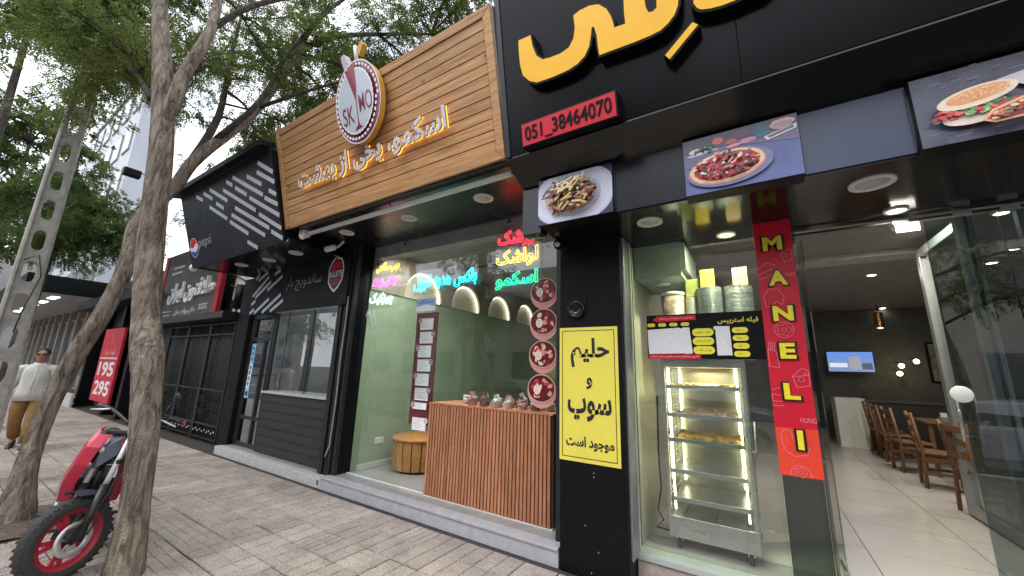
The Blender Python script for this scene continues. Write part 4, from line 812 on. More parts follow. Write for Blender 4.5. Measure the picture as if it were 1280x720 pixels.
for ch, u, v, wd in (('M', .115, 1.70, .125), ('A', .125, 1.42, .12), ('N', .13, 1.145, .125), ('E', .13, .90, .095), ('L', .125, .515, .095), ('I', .14, .245, .035)):
    if ch == 'E': v = .865
    if ch == 'L': v = .575
    p.text(ch, u, v, lin(30, 20, 16), wd + .03, .135 if ch != 'I' else .15, offset=.07); p.text(ch, u, v, lin(240, 222, 50), wd, .115 if ch != 'I' else .13, offset=.045)
p.out('printed_letters', M_print, rb_)
# menu board on the glass
mb_ = thing('menu_board', 'black chicken menu board with yellow price pills taped inside the window', 'menu', (-.34, 3.48, 1.73))
b = MB(); b.box(-.79, .10, 3.482, 3.488, 1.735, 2.112); b.out('board', M_blackm, mb_)
p = Print((-.79, 3.482, 1.735), X_, Z_, NF); ye = lin(236, 226, 70); rd_ = lin(205, 18, 50); wt = lin(226, 226, 232)
p.text(fa('فیله استریپس'), .70, .305, ye, .28, .055, offset=.012)
p.poly([(.05, .335), (.09, .365), (.40, .365), (.40, .325), (.09, .315)], rd_); p.text(fa('فیله های مرغ سوخاری با سس مخصوص'), .24, .343, wt, .27, .022)
p.poly([(.005, .25), (.27, .262), (.28, .252), (.295, .262), (.345, .262), (.36, .045), (.32, .04), (.29, .045), (.01, .04)], wt); p.poly([(.53, .265), (.64, .262), (.645, .03), (.54, .03), (.538, .24), (.525, .235)], wt)
for k in range(4): p.pill(.005 + k * .092, .275, .072 + k * .092, .305, ye); p.text('۲۵۰۰۰', .038 + k * .092, .29, lin(50, 40, 20), .04, .012)
for k, s in enumerate(('سیب زمینی', 'قارچ سوخاری', 'بال و ناگت')): p.pill(.365, .185 - k * .073, .525, .25 - k * .073, ye); p.text(fa(s), .445, .218 - k * .073, lin(40, 36, 30), .11, .026)
for k in range(4): p.pill(.655, .205 - k * .062, .765, .25 - k * .062, ye); p.text('۲۵۰۰۰', .71, .228 - k * .062, lin(40, 36, 30), .055, .018)
p.rect(.01, .0, .42, .036, rd_); p.text(fa('قارچ سوخاری سیب زمینی سس کچاپ'), .21, .018, wt, .38, .02)
p.out('printed_menu', M_print, mb_)

# display oven / warming cabinet
ov = thing('warming_cabinet', 'tall stainless warming cabinet on castors with lit shelves behind the glass', 'cabinet', (-.42, 3.72, .2))
x0, x1, y0, y1 = -.735, -.085, 3.70, 4.30
b = MB(); b.box(x0, x1, y0, y1, .29, .45); b.out('base', M_steel, ov, .004)
b = MB(); b.box(x0, x1, y0, y1, 1.67, 1.75); b.out('top', M_steel, ov, .004)
for x in (x0, x1 - .03):
    for y in (y0, y1 - .03): b = MB(); b.box(x, x + .03, y, y + .03, .451, 1.669); b.out('post', M_steel, ov, .002)
b = MB(); b.box(x0 + .031, x1 - .031, y0 + .008, y0 + .014, .455, 1.665); b.out('front_pane', G_glass, ov)
b = MB(); b.box(x1 - .012, x1 - .006, y0 + .03, y1 - .03, .455, 1.665); b.out('side_pane', G_glass, ov)
b = MB(); b.box(x0 + .006, x0 + .012, y0 + .03, y1 - .03, .455, 1.665); b.out('side_pane', G_glass, ov)
b = MB(); b.box(x0 + .03, x1 - .03, y1 - .02, y1 - .01, .455, 1.665); b.out('back_panel', mat('dim_steel', (.35, .34, .3), .3, metal=.6), ov)
for z, food in ((1.50, 1), (1.26, 1), (1.05, 2), (.80, 0), (.58, 0)):
    b = MB(); b.box(x0 + .04, x1 - .04, y0 + .03, y1 - .04, z - .012, z - .002); b.box(x0 + .04, x1 - .04, y0 + .025, y0 + .031, z - .02, z + .012)
    b.tube([(x0 + .04, y0 + .03, z + .012), (x1 - .04, y0 + .03, z + .012)], .004, 6); sh = b.out('shelf', M_steel, ov)
    if food:
        b = MB()
        for k in range(90 if food == 1 else 120):
            xx, yy = rnd.uniform(x0 + .08, x1 - .08), rnd.uniform(y0 + .06, y1 - .1); s = rnd.uniform(.015, .03) * (1.3 if food == 2 else 1)
            b.ball((xx, yy, z + s * .45), s * rnd.uniform(.8, 1.5), s, s * .75, 7, 4, Matrix.Rotation(rnd.uniform(0, 3), 3, 'Z'))
        b.out('pastries', mat('baked_golden' if food == 2 else 'baked_brown', (.62, .36, .10) if food == 2 else (.5, .3, .16), .5, var=.4, scale=22), sh)
for z in [.52 + k * .1 for k in range(12)]:
    b = MB(); b.tube([(x0 + .035, y0 + .04, z), (x0 + .035, y1 - .04, z)], .004, 5); b.out('rack_rail', M_steel, ov)
for (x, y) in ((x0 + .055, y0 + .05), (x1 - .06, y0 + .05), (x0 + .07, y1 - .06), (x1 - .09, y1 - .06)):
    b = MB(); b.box(x - .006, x + .006, y - .006, y + .006, .49 if y < 4 else .62, 1.66); b.out('led_tube', E_warm, ov)
b = MB(); b.tube([(x1 + .03, y0 + .07, 1.0), (x1 + .035, y0 + .06, 1.25)], .008, 6); b.bar((x1, y0 + .08, 1.02), (x1 + .03, y0 + .07, 1.02), .01); b.bar((x1, y0 + .07, 1.23), (x1 + .034, y0 + .06, 1.23), .01); b.out('handle', M_steel, ov)
for x, y in ((x0 + .07, y0 + .06), (x1 - .07, y0 + .06), (x0 + .07, y1 - .06), (x1 - .02, y1 - .06)):
    b = MB(); b.lathe((x - .016, y, .24), [(.01, 0), (.038, .002), (.04, .016), (.038, .03), (.01, .032)], 16, N=X_); w1 = b.out('castor', mat('castor_rubber', (.03, .03, .03), .6), ov); b = MB(); b.bar((x, y, .25), (x, y, .299), .05, .02); b.out('fork', M_steel, w1)
area('cabinet_light', (-.41, 4.0, 1.64), .3, 4, (1, .88, .5))
b = MB(); b.tube([(-.83, 3.95, 1.4), (-.84, 3.93, .9), (-.82, 3.88, .6), (-.85, 3.85, .42), (-.8, 3.82, .36), (-.86, 3.8, .3), (-.76, 3.84, .28)], .007, 6)
tag(b.out('power_cable', M_blackm), 'black power cable drooping beside the warming cabinet', 'cable')
# plates, tub and cups standing on the cabinet top
def stack(x, y, z, r, n, label, h=.012, mt=None):
    t = thing('plate_stack', label, 'plates', (x, y, z), 'stacks of foil dishes on the cabinet'); 
    for k in range(n):
        b = MB(); zz = z + k * h; rr = r * (1 + .03 * math.sin(k * 2.1)); b.lathe((x + .003 * math.sin(k * 3), y, zz), [(rr * .78, .001), (rr, h * .75), (rr * 1.0, h * .95)], 20); b.out('plate', mt or mat('pale_foil', (.5, .52, .53), .35, metal=.2, scale=26, col2=(.3, .33, .36), objrand=.2), t)
stack(-.31, 3.95, 1.75, .108, 55, 'left tall stack of pale dishes behind the menu board'); stack(-.075, 3.97, 1.75, .112, 55, 'right tall stack of pale dishes behind the menu board')
stack(-.47, 3.95, 1.75, .052, 45, 'narrow stack of paper cups between the tub and the dishes', .013, mat('white_cup', (.6, .6, .56), .5))
for x, y, z, c, lb_ in ((-.315, 3.93, 2.42, (.34, .24, .05), 'yellow printed box standing on the left dish stack'), (-.05, 3.97, 2.42, (.28, .19, .11), 'brown printed box standing on the right dish stack'), (-.45, 3.96, 2.345, (.25, .26, .08), 'greenish carton standing on the cup stack')):
    t = thing('carton', lb_, 'box', (x, y, z)); b = MB(); b.box(x - .06, x + .06, y - .03, y + .03, z + .001, z + .17); b.out('box', mat('carton_%d' % int(c[0] * 1000 + c[2] * 10), c, .4, var=.4, scale=18), t, .003)
t = thing('cocoa_tub', 'brown printed tub with white lid at the left end of the cabinet top', 'tub', (-.63, 3.9, 1.75))
b = MB(); b.lathe((-.63, 3.9, 1.751), [(.085, 0), (.105, .60)], 24); b.out('tub', mat('brown_print', (.16, .05, .04), .35, scale=16, col2=(.5, .45, .4)), t); b = MB(); b.lathe((-.63, 3.9, 2.352), [(.11, 0), (.11, .03), (.09, .035)], 24); b.out('lid', M_white, t)
t = thing('soffit_duct', 'grey boxed in duct in the upper left corner of the window', 'duct', (-.73, 3.8, 2.6))
b = MB(); b.box(-.925, -.50, 3.66, 4.5, 2.50, 2.824); b.out('box', mat('duct_grey', (.20, .24, .22), .5), t, .004); b = MB(); b.lathe((-.72, 3.95, 2.499), [(.07, 0), (.07, -.01), (.05, -.012)], 18); b.out('vent', M_white, t)
b = MB(); b.box(-.5, -.46, 3.66, 4.45, 2.56, 2.81); b.out('track', M_alu, t)

# dining room furniture
tv = thing('wall_television', 'wall mounted television showing a pale blue picture at the back', 'television', (1.9, 12, 2))
b = MB(); b.box(1.47, 2.34, 12.0, 12.06, 1.78, 2.28); b.out('case', M_blackm, tv, .005)
p = Print((1.49, 12.0, 1.80), X_, Z_, NF); p.rect(0, 0, .83, .46, lin(110, 130, 170)); p.rect(0, .28, .83, .46, lin(90, 130, 200)); p.rect(.4, .05, .6, .36, lin(140, 140, 150)); p.rect(.03, .1, .36, .2, lin(190, 200, 215)); p.rect(.62, .06, .8, .2, lin(70, 80, 100))
p.out('screen', printmat('screen_glow', .2, .6), tv); b = MB(); b.bar((1.9, 12.06, 2), (1.9, 12.4, 2), .08); b.out('bracket', M_blackm, tv)
b = MB(); b.box(1.2, 5.9, 12.4, 12.5, .2, 3.31); b.out('partition', M_dark, rs)
co = thing('service_counter', 'dark service counter with white end panel at the back of the room', 'counter', (3.2, 11.3, .2))
b = MB(); b.box(1.93, 5.2, 11.2, 11.8, .2, 1.16); b.out('front', mat('counter_brown', (.035, .028, .024), .4), co); b = MB(); b.box(1.9, 5.25, 11.15, 11.85, 1.162, 1.2); b.out('worktop', mat('counter_top_dark', (.08, .075, .07), .3), co)
b = MB(); b.box(1.42, 1.925, 11.2, 11.8, .2, 1.22); b.out('end_panel', M_white, co)
cp = thing('copper_pendant', 'copper cylinder pendant lamp above the counter', 'lamp', (2.45, 11.6, 2.6))
b = MB(); b.lathe((2.45, 11.6, 2.62), [(.08, .15), (.08, .5)], 20, cap=False); b.out('shade', mat('copper', (.6, .3, .12), .25, metal=.9), cp); b = MB(); b.tube([(2.45, 11.6, 3.12), (2.45, 11.6, 3.32)], .01, 6); b.out('cord', M_blackm, cp); b = MB(); b.ball((2.45, 11.6, 2.8), .04); b.out('bulb', E_spot, cp)
for i, (x, z) in enumerate(((2.75, 1.95), (3.0, 2.05), (2.7, 1.78))):
    t = thing('bulb_lamp', ['left glowing bulb above the counter', 'right glowing bulb above the counter', 'lower glowing bulb above the counter'][i], 'lamp', (x, 11.9, z)); b = MB(); b.ball((x, 11.9, z), .05); b.out('bulb', E_warm, t); b = MB(); b.tube([(x, 11.9, z + .04), (x, 12.38, z + .1)], .008, 5); b.out('arm', M_blackm, t)
t = thing('wall_picture', 'framed picture of dark upright figures on the right wall', 'picture', (3.6, 10.5, 2))
b = MB(); b.box(3.3, 4.1, 12.34, 12.39, 1.6, 2.5); b.out('frame', M_blackm, t); b = MB(); b.box(3.34, 4.06, 12.33, 12.339, 1.64, 2.46); b.out('canvas', mat('muted_canvas', (.16, .15, .13), .6, var=.6, scale=9), t)
M_ch = mat('chair_wood', (.16, .075, .035), .4, var=.3, scale=4, stretch=(6, 6, 1))
def chair():
    t = thing('wooden_chair', 'wooden slat back chair', 'chair', (0, 0, 0), 'wooden chairs along the dining tables')
    b = MB(); b.box(-.21, .21, -.21, .21, .44, .47); b.out('seat', M_ch, t, .008)
    for sx in (-1, 1):
        b = MB(); b.bar((sx * .19, -.19, 0), (sx * .19, -.19, .44), .04); b.out('leg', M_ch, t, .004)
        b = MB(); b.tube([(sx * .19, .21, 0), (sx * .19, .19, .45), (sx * .19, .25, .98)], .022, 6); b.out('leg', M_ch, t)
        b = MB(); b.bar((sx * .19, -.17, .2), (sx * .19, .19, .2), .025, .035); b.out('stretcher', M_ch, t)
        b = MB(); b.bar((sx * .19, -.17, .38), (sx * .19, .19, .38), .025, .05); b.out('apron', M_ch, t)
    for z in (.62, .76, .9): b = MB(); b.bar((-.17, .21 + (z - .45) * .1, z), (.17, .21 + (z - .45) * .1, z), .02, .07); b.out('back_slat', M_ch, t, .003)
    return t
c0 = chair(); cl = ['wooden chair nearest the entrance, half hidden by the door frame', 'second wooden chair in the row, pulled slightly out', 'third wooden chair along the tables', 'fourth wooden chair from the entrance', 'farthest wooden chair in front of the counter', 'wooden chair on the far side of the nearest table', 'wooden chair on the far side of the second table']
for i, (x, y, rz) in enumerate(((2.05, 6.55, 100), (2.05, 7.9, 84), (2.02, 8.95, 95), (2.05, 9.9, 90), (2.08, 10.7, 92), (3.5, 6.9, -90), (3.5, 8.3, -88))):
    c = c0 if i == 0 else copy_tree(c0); c.location = (x, y, .2); c.rotation_euler = (0, 0, R(rz)); c['label'] = cl[i]; ORG[c] = (0, 0, 0)
for i, y in enumerate((6.9, 8.4, 9.9)):
    t = thing('dining_table', ['dark dining table nearest the entrance', 'middle dark dining table', 'dark dining table nearest the counter'][i], 'table', (2.75, y, .2), 'dining tables')
    b = MB(); b.box(2.35, 3.2, y - .45, y + .45, .92, .96); b.out('tabletop', M_ch, t, .006)
    for dx in (-.36, .38):
        for dy in (-.38, .38): b = MB(); b.bar((2.77 + dx, y + dy, .2), (2.77 + dx, y + dy, .92), .05); b.out('leg', M_ch, t)
    q = thing('napkin_holder', ['napkin holder on the nearest table', 'napkin holder on the middle table', 'napkin holder on the farthest table'][i], 'holder', (2.7, y, .96)); b = MB(); b.box(2.64, 2.76, y - .05, y + .05, .961, 1.02); b.out('holder', M_steel, q); b = MB(); b.box(2.66, 2.74, y - .02, y + .02, 1.0, 1.09); b.out('napkins', M_white, q)

# ================================================================== SANDWICH BAR (left of the ice cream shop)
bs = thing('sandwich_bar', 'closed black sandwich bar front with glass door, window and black siding', 'shop', (-6.8, 3.5, 0))
b = MB(); b.box(-8.72, -8.28, 3.42, 3.9, -.01, 3.25); b.out('dark_pier', M_blackm, bs)
b = MB(); b.box(-8.28, -5.3, 2.5, 3.9, 3.252, 3.3); b.out('soffit', M_black, bs)
b = MB(); b.box(-8.3, -5.3, 3.6, 9, .05, .13); b.out('floor', M_floor, bs)
b = MB(); b.box(-8.3, -5.3, 8.9, 9, .1, 3.25); b.out('back_wall', mat('dim_grey_wall', (.16, .16, .15), .8), bs)
b = MB(); b.box(-8.4, -8.3, 3.7, 9, .1, 3.25); b.box(-5.3, -5.2, 3.7, 9, .1, 3.25); b.out('side_wall', mat('dim_grey_wall', (.16, .16, .15), .8), bs)
b = MB(); b.box(-8.27, -7.42, 3.50, 3.56, 2.42, 2.5); b.out('door_head', M_frame, bs)
# door
dr = MB(); dr.box(-8.20, -7.46, 3.53, 3.536, .2, 2.0); d_ = dr.out('door', G_dark, bs)
for q in (((-8.24, 3.53, .13), (-8.24, 3.53, 2.42)), ((-7.44, 3.53, .13), (-7.44, 3.53, 2.42)), ((-7.68, 3.53, .2), (-7.68, 3.53, 2.0)), ((-8.21, 3.53, .17), (-7.47, 3.53, .17)), ((-8.21, 3.53, 2.03), (-7.47, 3.53, 2.03)), ((-8.21, 3.53, .62), (-7.47, 3.53, .62))):
    b = MB(); b.bar(q[0], q[1], .05, .06); b.out('door_frame', M_frame, d_)
b = MB(); b.box(-8.21, -7.47, 3.53, 3.536, 2.06, 2.4); b.out('fanlight', G_dark, bs)
b = MB(); b.box(-7.66, -7.47, 3.6, 3.62, .2, 2.0); b.out('blind', mat('grey_blind', (.38, .38, .36), .8), bs); b = MB(); b.box(-8.2, -7.7, 3.6, 3.62, .2, .6); b.out('blind', mat('grey_blind', (.38, .38, .36), .8), bs)
st = thing('door_sticker', 'vertical blue and white strip sticker on the sandwich bar door', 'sticker', (-8.1, 3.52, 1.5)); b = MB(); b.box(-8.16, -8.02, 3.522, 3.526, .95, 1.95); b.out('strip', mat('pale_blue_strip', lin(150, 200, 226), .5), st)
p = Print((-8.16, 3.522, .95), X_, Z_, NF); p.rect(.01, .18, .13, .62, lin(232, 240, 246)); p.ell(.07, .08, .05, .05, lin(30, 60, 130)); 
for k in range(4): p.rect(.035, .22 + k * .1, .1, .29 + k * .1, lin(90, 120, 150))
for k in range(3): p.rect(.03, .68 + k * .1, .11, .74 + k * .1, lin(70, 130, 180))
p.out('strip_print', M_print, st)
# window
b = MB(); b.box(-7.36, -5.34, 3.53, 3.536, 1.13, 2.5); b.out('window', G_glass, bs)
for q in (((-7.38, 3.53, 1.1), (-7.38, 3.53, 2.5)), ((-5.33, 3.53, 1.1), (-5.33, 3.53, 2.5)), ((-7.0, 3.54, 1.13), (-7.0, 3.54, 2.5)), ((-6.2, 3.54, 1.13), (-6.2, 3.54, 2.5))):
    b = MB(); b.bar(q[0], q[1], .05 if q[0][0] in (-7.38, -5.33) else .015, .05 if q[0][0] in (-7.38, -5.33) else .015); b.out('window_frame', M_frame, bs)
b = MB(); b.box(-7.38, -5.31, 3.44, 3.9, 1.085, 1.12); b.out('window_sill', mat('white_stone_sill', (.5, .5, .5), .25, var=.2, scale=12), bs, .003)
for i in range(7):
    z = .13 + i * .135; b = MB(); b.hexa([(-7.38, 3.47, z), (-5.31, 3.47, z), (-5.31, 3.6, z), (-7.38, 3.6, z), (-7.38, 3.49, z + .133), (-5.31, 3.49, z + .133), (-5.31, 3.6, z + .133), (-7.38, 3.6, z + .133)]); b.out('siding_board', mat('black_siding', (.018, .019, .021), .4, var=.3, scale=3, stretch=(.5, 4, 8), bump=.1), bs, .003)
# fascia with stripes
fb = thing('sandwich_bar_sign', 'black inner fascia with white slanted bars, thin Persian writing and a red crest', 'sign', (-6.5, 3.3, 2.5))
b = MB(); b.box(-8.0, -5.03, 3.30, 3.34, 2.48, 3.248); b.out('panel', M_blackm, fb)
p = Print((0, 3.30, 0), X_, Z_, NF); sv = lin(196, 200, 210)
for a, c in [((-7.96, 3.157), (-7.864, 3.235)), ((-7.844, 3.127), (-7.551, 3.245)), ((-7.966, 2.835), (-7.482, 3.15)), ((-7.849, 2.8), (-7.383, 3.046)), ((-7.434, 2.906), (-6.998, 3.114)), ((-7.252, 3.183), (-7.1, 3.24)), ((-7.959, 2.671), (-7.856, 2.724)), ((-7.793, 2.501), (-7.351, 2.724)), ((-7.492, 2.5), (-6.954, 2.773)), ((-7.206, 2.503), (-6.847, 2.667)), ((-7.966, 2.502), (-7.849, 2.563))]: p.line([a, c], .062, sv)
p.text(fa('ساندویچ بار'), -6.26, 2.93, lin(176, 180, 190), 1.05, .26, offset=-.018)
p.out('printed_bars', M_print, fb)
p = Print((0, 3.298, 0), X_, Z_, NF)
cr = lambda s: [(-5.36 + s * u, 2.97 + s * v) for u, v in ((-.17, -.12), (-.19, .1), (-.14, .2), (-.08, .24), (-.03, .3), (.03, .25), (.1, .24), (.16, .16), (.19, .05), (.17, -.1), (.1, -.2), (0, -.27), (-.1, -.2))]
p.poly(cr(1.06), lin(226, 222, 226)); p.poly(cr(.94), lin(30, 22, 26)); p.poly([(-5.36 + u, 2.97 + v) for u, v in ((-.14, .06), (-.12, .17), (-.05, .2), (-.01, .26), (.04, .2), (.12, .17), (.14, .1))], lin(190, 24, 44))
p.text('BAGUETTE', -5.36, 2.975, lin(230, 228, 230), .33, .1, offset=.01)
for k in range(3): p.line([(-5.49, 2.9 - k * .035), (-5.43, 2.88 - k * .035), (-5.36, 2.895 - k * .035), (-5.29, 2.88 - k * .035), (-5.23, 2.9 - k * .035)], .015, lin(200, 40, 60))
p.out('crest', M_print, fb)
for x, y, lb_ in ((-5.77, 2.86, 'unlit downlight under the striped canopy nearest the wooden sign'), (-6.59, 2.87, 'middle unlit downlight under the striped canopy'), (-7.4, 2.8, 'unlit downlight under the striped canopy farthest left')): downlight(x, y, 3.252, lb_)
t = thing('wall_camera', 'white bullet camera at the corner above the sandwich bar crest', 'camera', (-5.1, 3.1, 3.3)); b = MB(); b.lathe((-5.12, 3.1, 3.32), [(.03, 0), (.045, .03), (.045, .15), (.02, .17)], 14, N=(-.5, -.5, -.3)); b.out('body', M_white, t); b = MB(); b.bar((-5.12, 3.12, 3.32), (-5.12, 3.2, 3.43), .03); b.out('mount', M_white, t)
# leaning canopy panel with bars and round soft drink badge
A, V, N = tiltplane(2.49, 3.25, -.307)
cp_ = thing('striped_canopy_sign', 'dark leaning canopy panel with white slanted bars and a soft drink badge', 'sign', (-7, 2.49, 3.25))
b = MB(); b.obox(A(-7.0, .655, -.012), X_, V, N, 3.2, 1.31, .022); b.out('panel', mat('slate_panel', (.010, .013, .018), .45, spec=.25, var=.15, scale=2), cp_)
b = MB(); b.hexa([(-8.6, 2.5, 3.255), (-5.4, 2.5, 3.255), (-5.4, 3.65, 3.255 + .05), (-8.6, 3.65, 3.255 + .05), A(-8.6, 1.31, -.03), A(-5.4, 1.31, -.03), Vector((-5.4, 3.65, 4.5)), Vector((-8.6, 3.65, 4.5))]) if False else b
b = MB(); b.hexa([A(-8.6, 0.01, -.024), A(-5.4, 0.01, -.024), Vector((-5.4, 3.65, 3.31)), Vector((-8.6, 3.65, 3.31)), A(-8.6, 1.3, -.024), A(-5.4, 1.3, -.024), Vector((-5.4, 3.65, 4.45)), Vector((-8.6, 3.65, 4.45))]); b.out('box_body', M_blackm, cp_)
b = MB(); b.obox(A(-7.05, 1.35, .03), X_, V, N, 3.35, .07, .22); b.out('top_rim', M_blackm, cp_, .005)
p = Print(A(0, 0, 0), X_, V, N)
S = [([-7.928, 1.175], [-7.729, 1.081]), ([-7.629, 1.168], [-7.363, 1.026]), ([-7.371, 1.17], [-6.854, 0.888]), ([-6.759, 1.157], [-6.613, 1.076]), ([-6.533, 1.171], [-5.764, 0.743]), ([-6.101, 1.081], [-5.758, 0.891]), ([-5.802, 1.068], [-5.409, 0.842]), ([-5.742, 1.186], [-5.41, 0.98]), ([-7.213, 0.912], [-7.008, 0.798]), ([-7.472, 0.902], [-6.948, 0.62]), ([-6.901, 1.057], [-6.026, 0.571]), ([-6.502, 1.004], [-6.217, 0.843]), ([-6.116, 0.767], [-5.41, 0.38]), ([-5.692, 0.676], [-5.41, 0.53]), ([-5.55, 0.75], [-5.41, 0.67]), ([-6.601, 0.716], [-5.723, 0.257]), ([-5.915, 0.484], [-5.41, 0.2]), ([-6.745, 0.635], [-5.864, 0.174]), ([-6.834, 0.541], [-6.339, 0.277]), ([-5.648, 0.187], [-5.41, 0.06]), ([-6.374, 0.15], [-6.13, 0.032])]
for a, c in S: p.line([tuple(a), tuple(c)], .062, lin(206, 208, 212))
p.out('printed_bars', M_print, cp_)
p = Print(A(-8.36, .35, .002), X_, V, N); r_ = .175; p.ell(0, 0, r_, r_, lin(232, 232, 236), n=32)
def seg(y_of, a0, a1, col, inv=False):
    pts = [(r_ * .94 * math.cos(R(a)), r_ * .94 * math.sin(R(a))) for a in range(a0, a1 + 1, 10)]
    p.poly(pts + y_of, col)
seg([(-.13, .02), (-.06, .0), (0, .02), (.08, .065), (.13, .065)], 25, 175, lin(205, 30, 50)); seg([(.13, -.03), (.06, -.085), (0, -.08), (-.06, -.06), (-.13, -.05)], 200, 350, lin(24, 60, 150))
p.text('pepsi', .47, .03, lin(200, 204, 214), .5, .19, offset=-.012); p.out('drink_badge', M_print, cp_)

# ================================================================== GOLD SHOP + GATE
gs = thing('gold_shop', 'jewellery shop with a broad black sign between red uprights', 'shop', (-11.5, 3.5, 0))
b = MB(); b.box(-14.0, -8.72, 3.7, 4.6, -.01, 4.6); b.out('wall', mat('charcoal_wall', (.04, .04, .042), .7), gs)
b = MB(); b.box(-13.5, -10.07, 3.40, 3.47, 2.62, 4.4); b.out('sign_panel', mat('sign_charcoal', (.045, .05, .05), .4), gs)
for x in (-13.75, -10.06): b = MB(); b.box(x, x + .22, 3.385, 3.48, 2.6, 4.4); b.out('red_upright', mat('upright_red', lin(160, 20, 40), .4), gs, .005)
b = MB(); b.box(-14, -8.9, 3.2, 3.69, 2.46, 2.6); b.out('shutter_box', M_frame, gs, .006)
b = MB(); put_text(b, fa('طلافنون ایران'), (-11.5, 3.40, 3.26), X_, Z_, NF, 2.8, .56, offset=.022, depth=.022); split_out(b, 'sign_letter', M_white, gs)
b = MB(); put_text(b, fa('طلا و جواهر سازی'), (-11.7, 3.398, 2.77), X_, Z_, NF, 1.3, .17, offset=.02); b.out('small_lettering', M_white, gs)
p = Print((0, 3.40, 0), X_, Z_, NF)
for z in (2.72, 2.82): p.line([(-13.3, z), (-12.6, z)], .03, lin(190, 190, 190)); p.line([(-10.85, z + .06), (-10.35, z + .06)], .02, lin(190, 190, 190))
p.text('BLACKES', -10.6, 2.83, lin(200, 200, 200), .42, .06); p.line([(-13.1, 3.85), (-12.4, 3.85)], .05, lin(180, 180, 180)); p.line([(-13.0, 4.0), (-12.3, 4.0)], .05, lin(180, 180, 180)); p.out('sign_lines', M_print, gs)
b = MB(); b.box(-9.82, -8.9, 3.66, 3.69, 2.64, 3.62); b.out('pale_window', mat('pale_textured_pane', (.6, .6, .56), .5, var=.35, scale=6, stretch=(1, 1, 4)), gs)
b = MB()
for x in (-9.7, -9.45, -9.2): b.bar((x, 3.63, 2.64), (x, 3.63, 2.95), .03)
for z in (3.3, 3.55): b.tube([(-9.95, 3.64, z), (-9.6, 3.6, z - .08), (-9.3, 3.64, z - .2)], .015, 5)
b.out('window_spikes', M_frame, gs)
b = MB(); b.lathe((-8.98, 3.5, 2.68), [(.12, 0), (.12, .5)], 14); tag(b.out('bin_speaker', M_blackm), 'black cylinder lamp fixed beside the pale window over the gate', 'lamp')
t = thing('dome_camera', 'white camera on a bracket above the gold shop sign', 'camera', (-10.2, 3.2, 3.75)); b = MB(); b.tube([(-10.0, 3.3, 3.7), (-10.3, 3.15, 3.8), (-10.6, 3.1, 3.7)], .03, 6); b.out('arm', M_white, t); b = MB(); b.ball((-10.62, 3.1, 3.66), .09); b.out('dome', M_white, t)
gt = thing('iron_gate', 'black wrought iron folding gate closed across the jewellery shop', 'gate', (-10.9, 3.55, 0))
b = MB(); b.box(-12.7, -8.95, 3.62, 3.65, .02, 2.45); b.out('backing_sheet', mat('gate_sheet', (.02, .021, .022), .35), gt)
M_iron = mat('wrought_iron', (.035, .036, .038), .35, metal=.5)
for lf_i in range(3):
    x0 = -12.65 + lf_i * 1.23; x1 = x0 + 1.2
    for x in (x0, x1 - .03): b = MB(); b.box(x, x + .05, 3.5, 3.56, .03, 2.42); b.out('gate_post', M_iron, gt, .003)
    for z in (.06, .32, 1.0, 2.15, 2.38): b = MB(); b.box(x0 + .052, x1 - .034, 3.51, 3.55, z, z + .035); b.out('gate_rail', M_iron, gt)
    for k in range(1, 12): b = MB(); b.tube([(x0 + .05 + k * .093, 3.53, .09), (x0 + .05 + k * .093, 3.53, 2.4)], .008, 5); b.out('gate_bar', M_iron, gt)
    b = MB()
    for k in range(11):
        for zc in (.55, .8):
            cx_ = x0 + .1 + k * .1; b.tube([(cx_ + (.045 - .004 * i) * math.cos(i * .8 + k), 3.515, zc + (.1 - .009 * i) * math.sin(i * .8)) for i in range(9)], .006, 4)
        b.tube([(x0 + .1 + k * .1 + .03 * math.cos(i * .9), 3.515, 2.26 + .07 * math.sin(i * .9)) for i in range(7)], .006, 4)
    b.out('scrollwork', M_iron, gt)
    b = MB()
    for k in range(10): b.lathe((x0 + .12 + k * .108, 3.50, .2 + .03 * (k % 2)), [(.025, 0), (.015, .012)], 6, N=NF)
    b.out('bright_rosettes', mat('pale_rosette', (.4, .4, .38), .4), gt)
# ================================================================== FARTHER ROW OF SHOPS
rw = thing('row_building', 'dim dark shopfront with black columns beyond the jewellery shop', 'building', (-17, 3.6, 0))
b = MB(); b.box(-20.3, -14.0, 3.75, 6, -.01, 4.3); b.out('wall', mat('row_dark', (.05, .05, .05), .7), rw)
for x in (-19.6, -16.3, -14.9): b = MB(); b.box(x, x + .25, 3.3, 3.74, -.01, 3.2); b.out('column', M_blackm, rw)
b = MB(); b.box(-20.3, -14.0, 2.9, 3.74, 3.2, 3.5); b.out('canopy', M_blackm, rw)
b = MB(); b.box(-14.8, -14.1, 3.70, 3.74, .3, 2.8); b.out('shop_window', G_dark, rw)
t = thing('price_sign', 'tall red sign reading 195 and 295 in the dark shopfront', 'sign', (-16.3, 3.3, .3))
b = MB(); b.box(-17.3, -15.3, 3.22, 3.28, .35, 2.48); b.out('panel', mat('price_red', lin(196, 30, 50), .45), t)
p = Print((-17.3, 3.22, .35), X_, Z_, NF); p.rect(.1, 1.22, 1.9, 1.27, lin(226, 200, 205)); p.text('195', 1.0, .93, lin(240, 236, 240), 1.6, .42, offset=.03); p.text('295', 1.0, .38, lin(240, 236, 240), 1.6, .42, offset=.03); p.text(fa('قیمت ویژه'), 1.0, 1.42, lin(240, 210, 214), 1.1, .2); p.text('%', 1.0, 1.82, lin(226, 90, 90), .35, .35); p.out('numbers', M_print, t)
fs_ = thing('far_storefront', 'glazed storefront with wooden frames under a pale canopy', 'storefront', (-27, 3.6, 0))
b = MB(); b.box(-47, -20.4, 4.0, 9, -.01, 4.6); b.out('wall', mat('far_wall', (.25, .25, .25), .7), fs_)
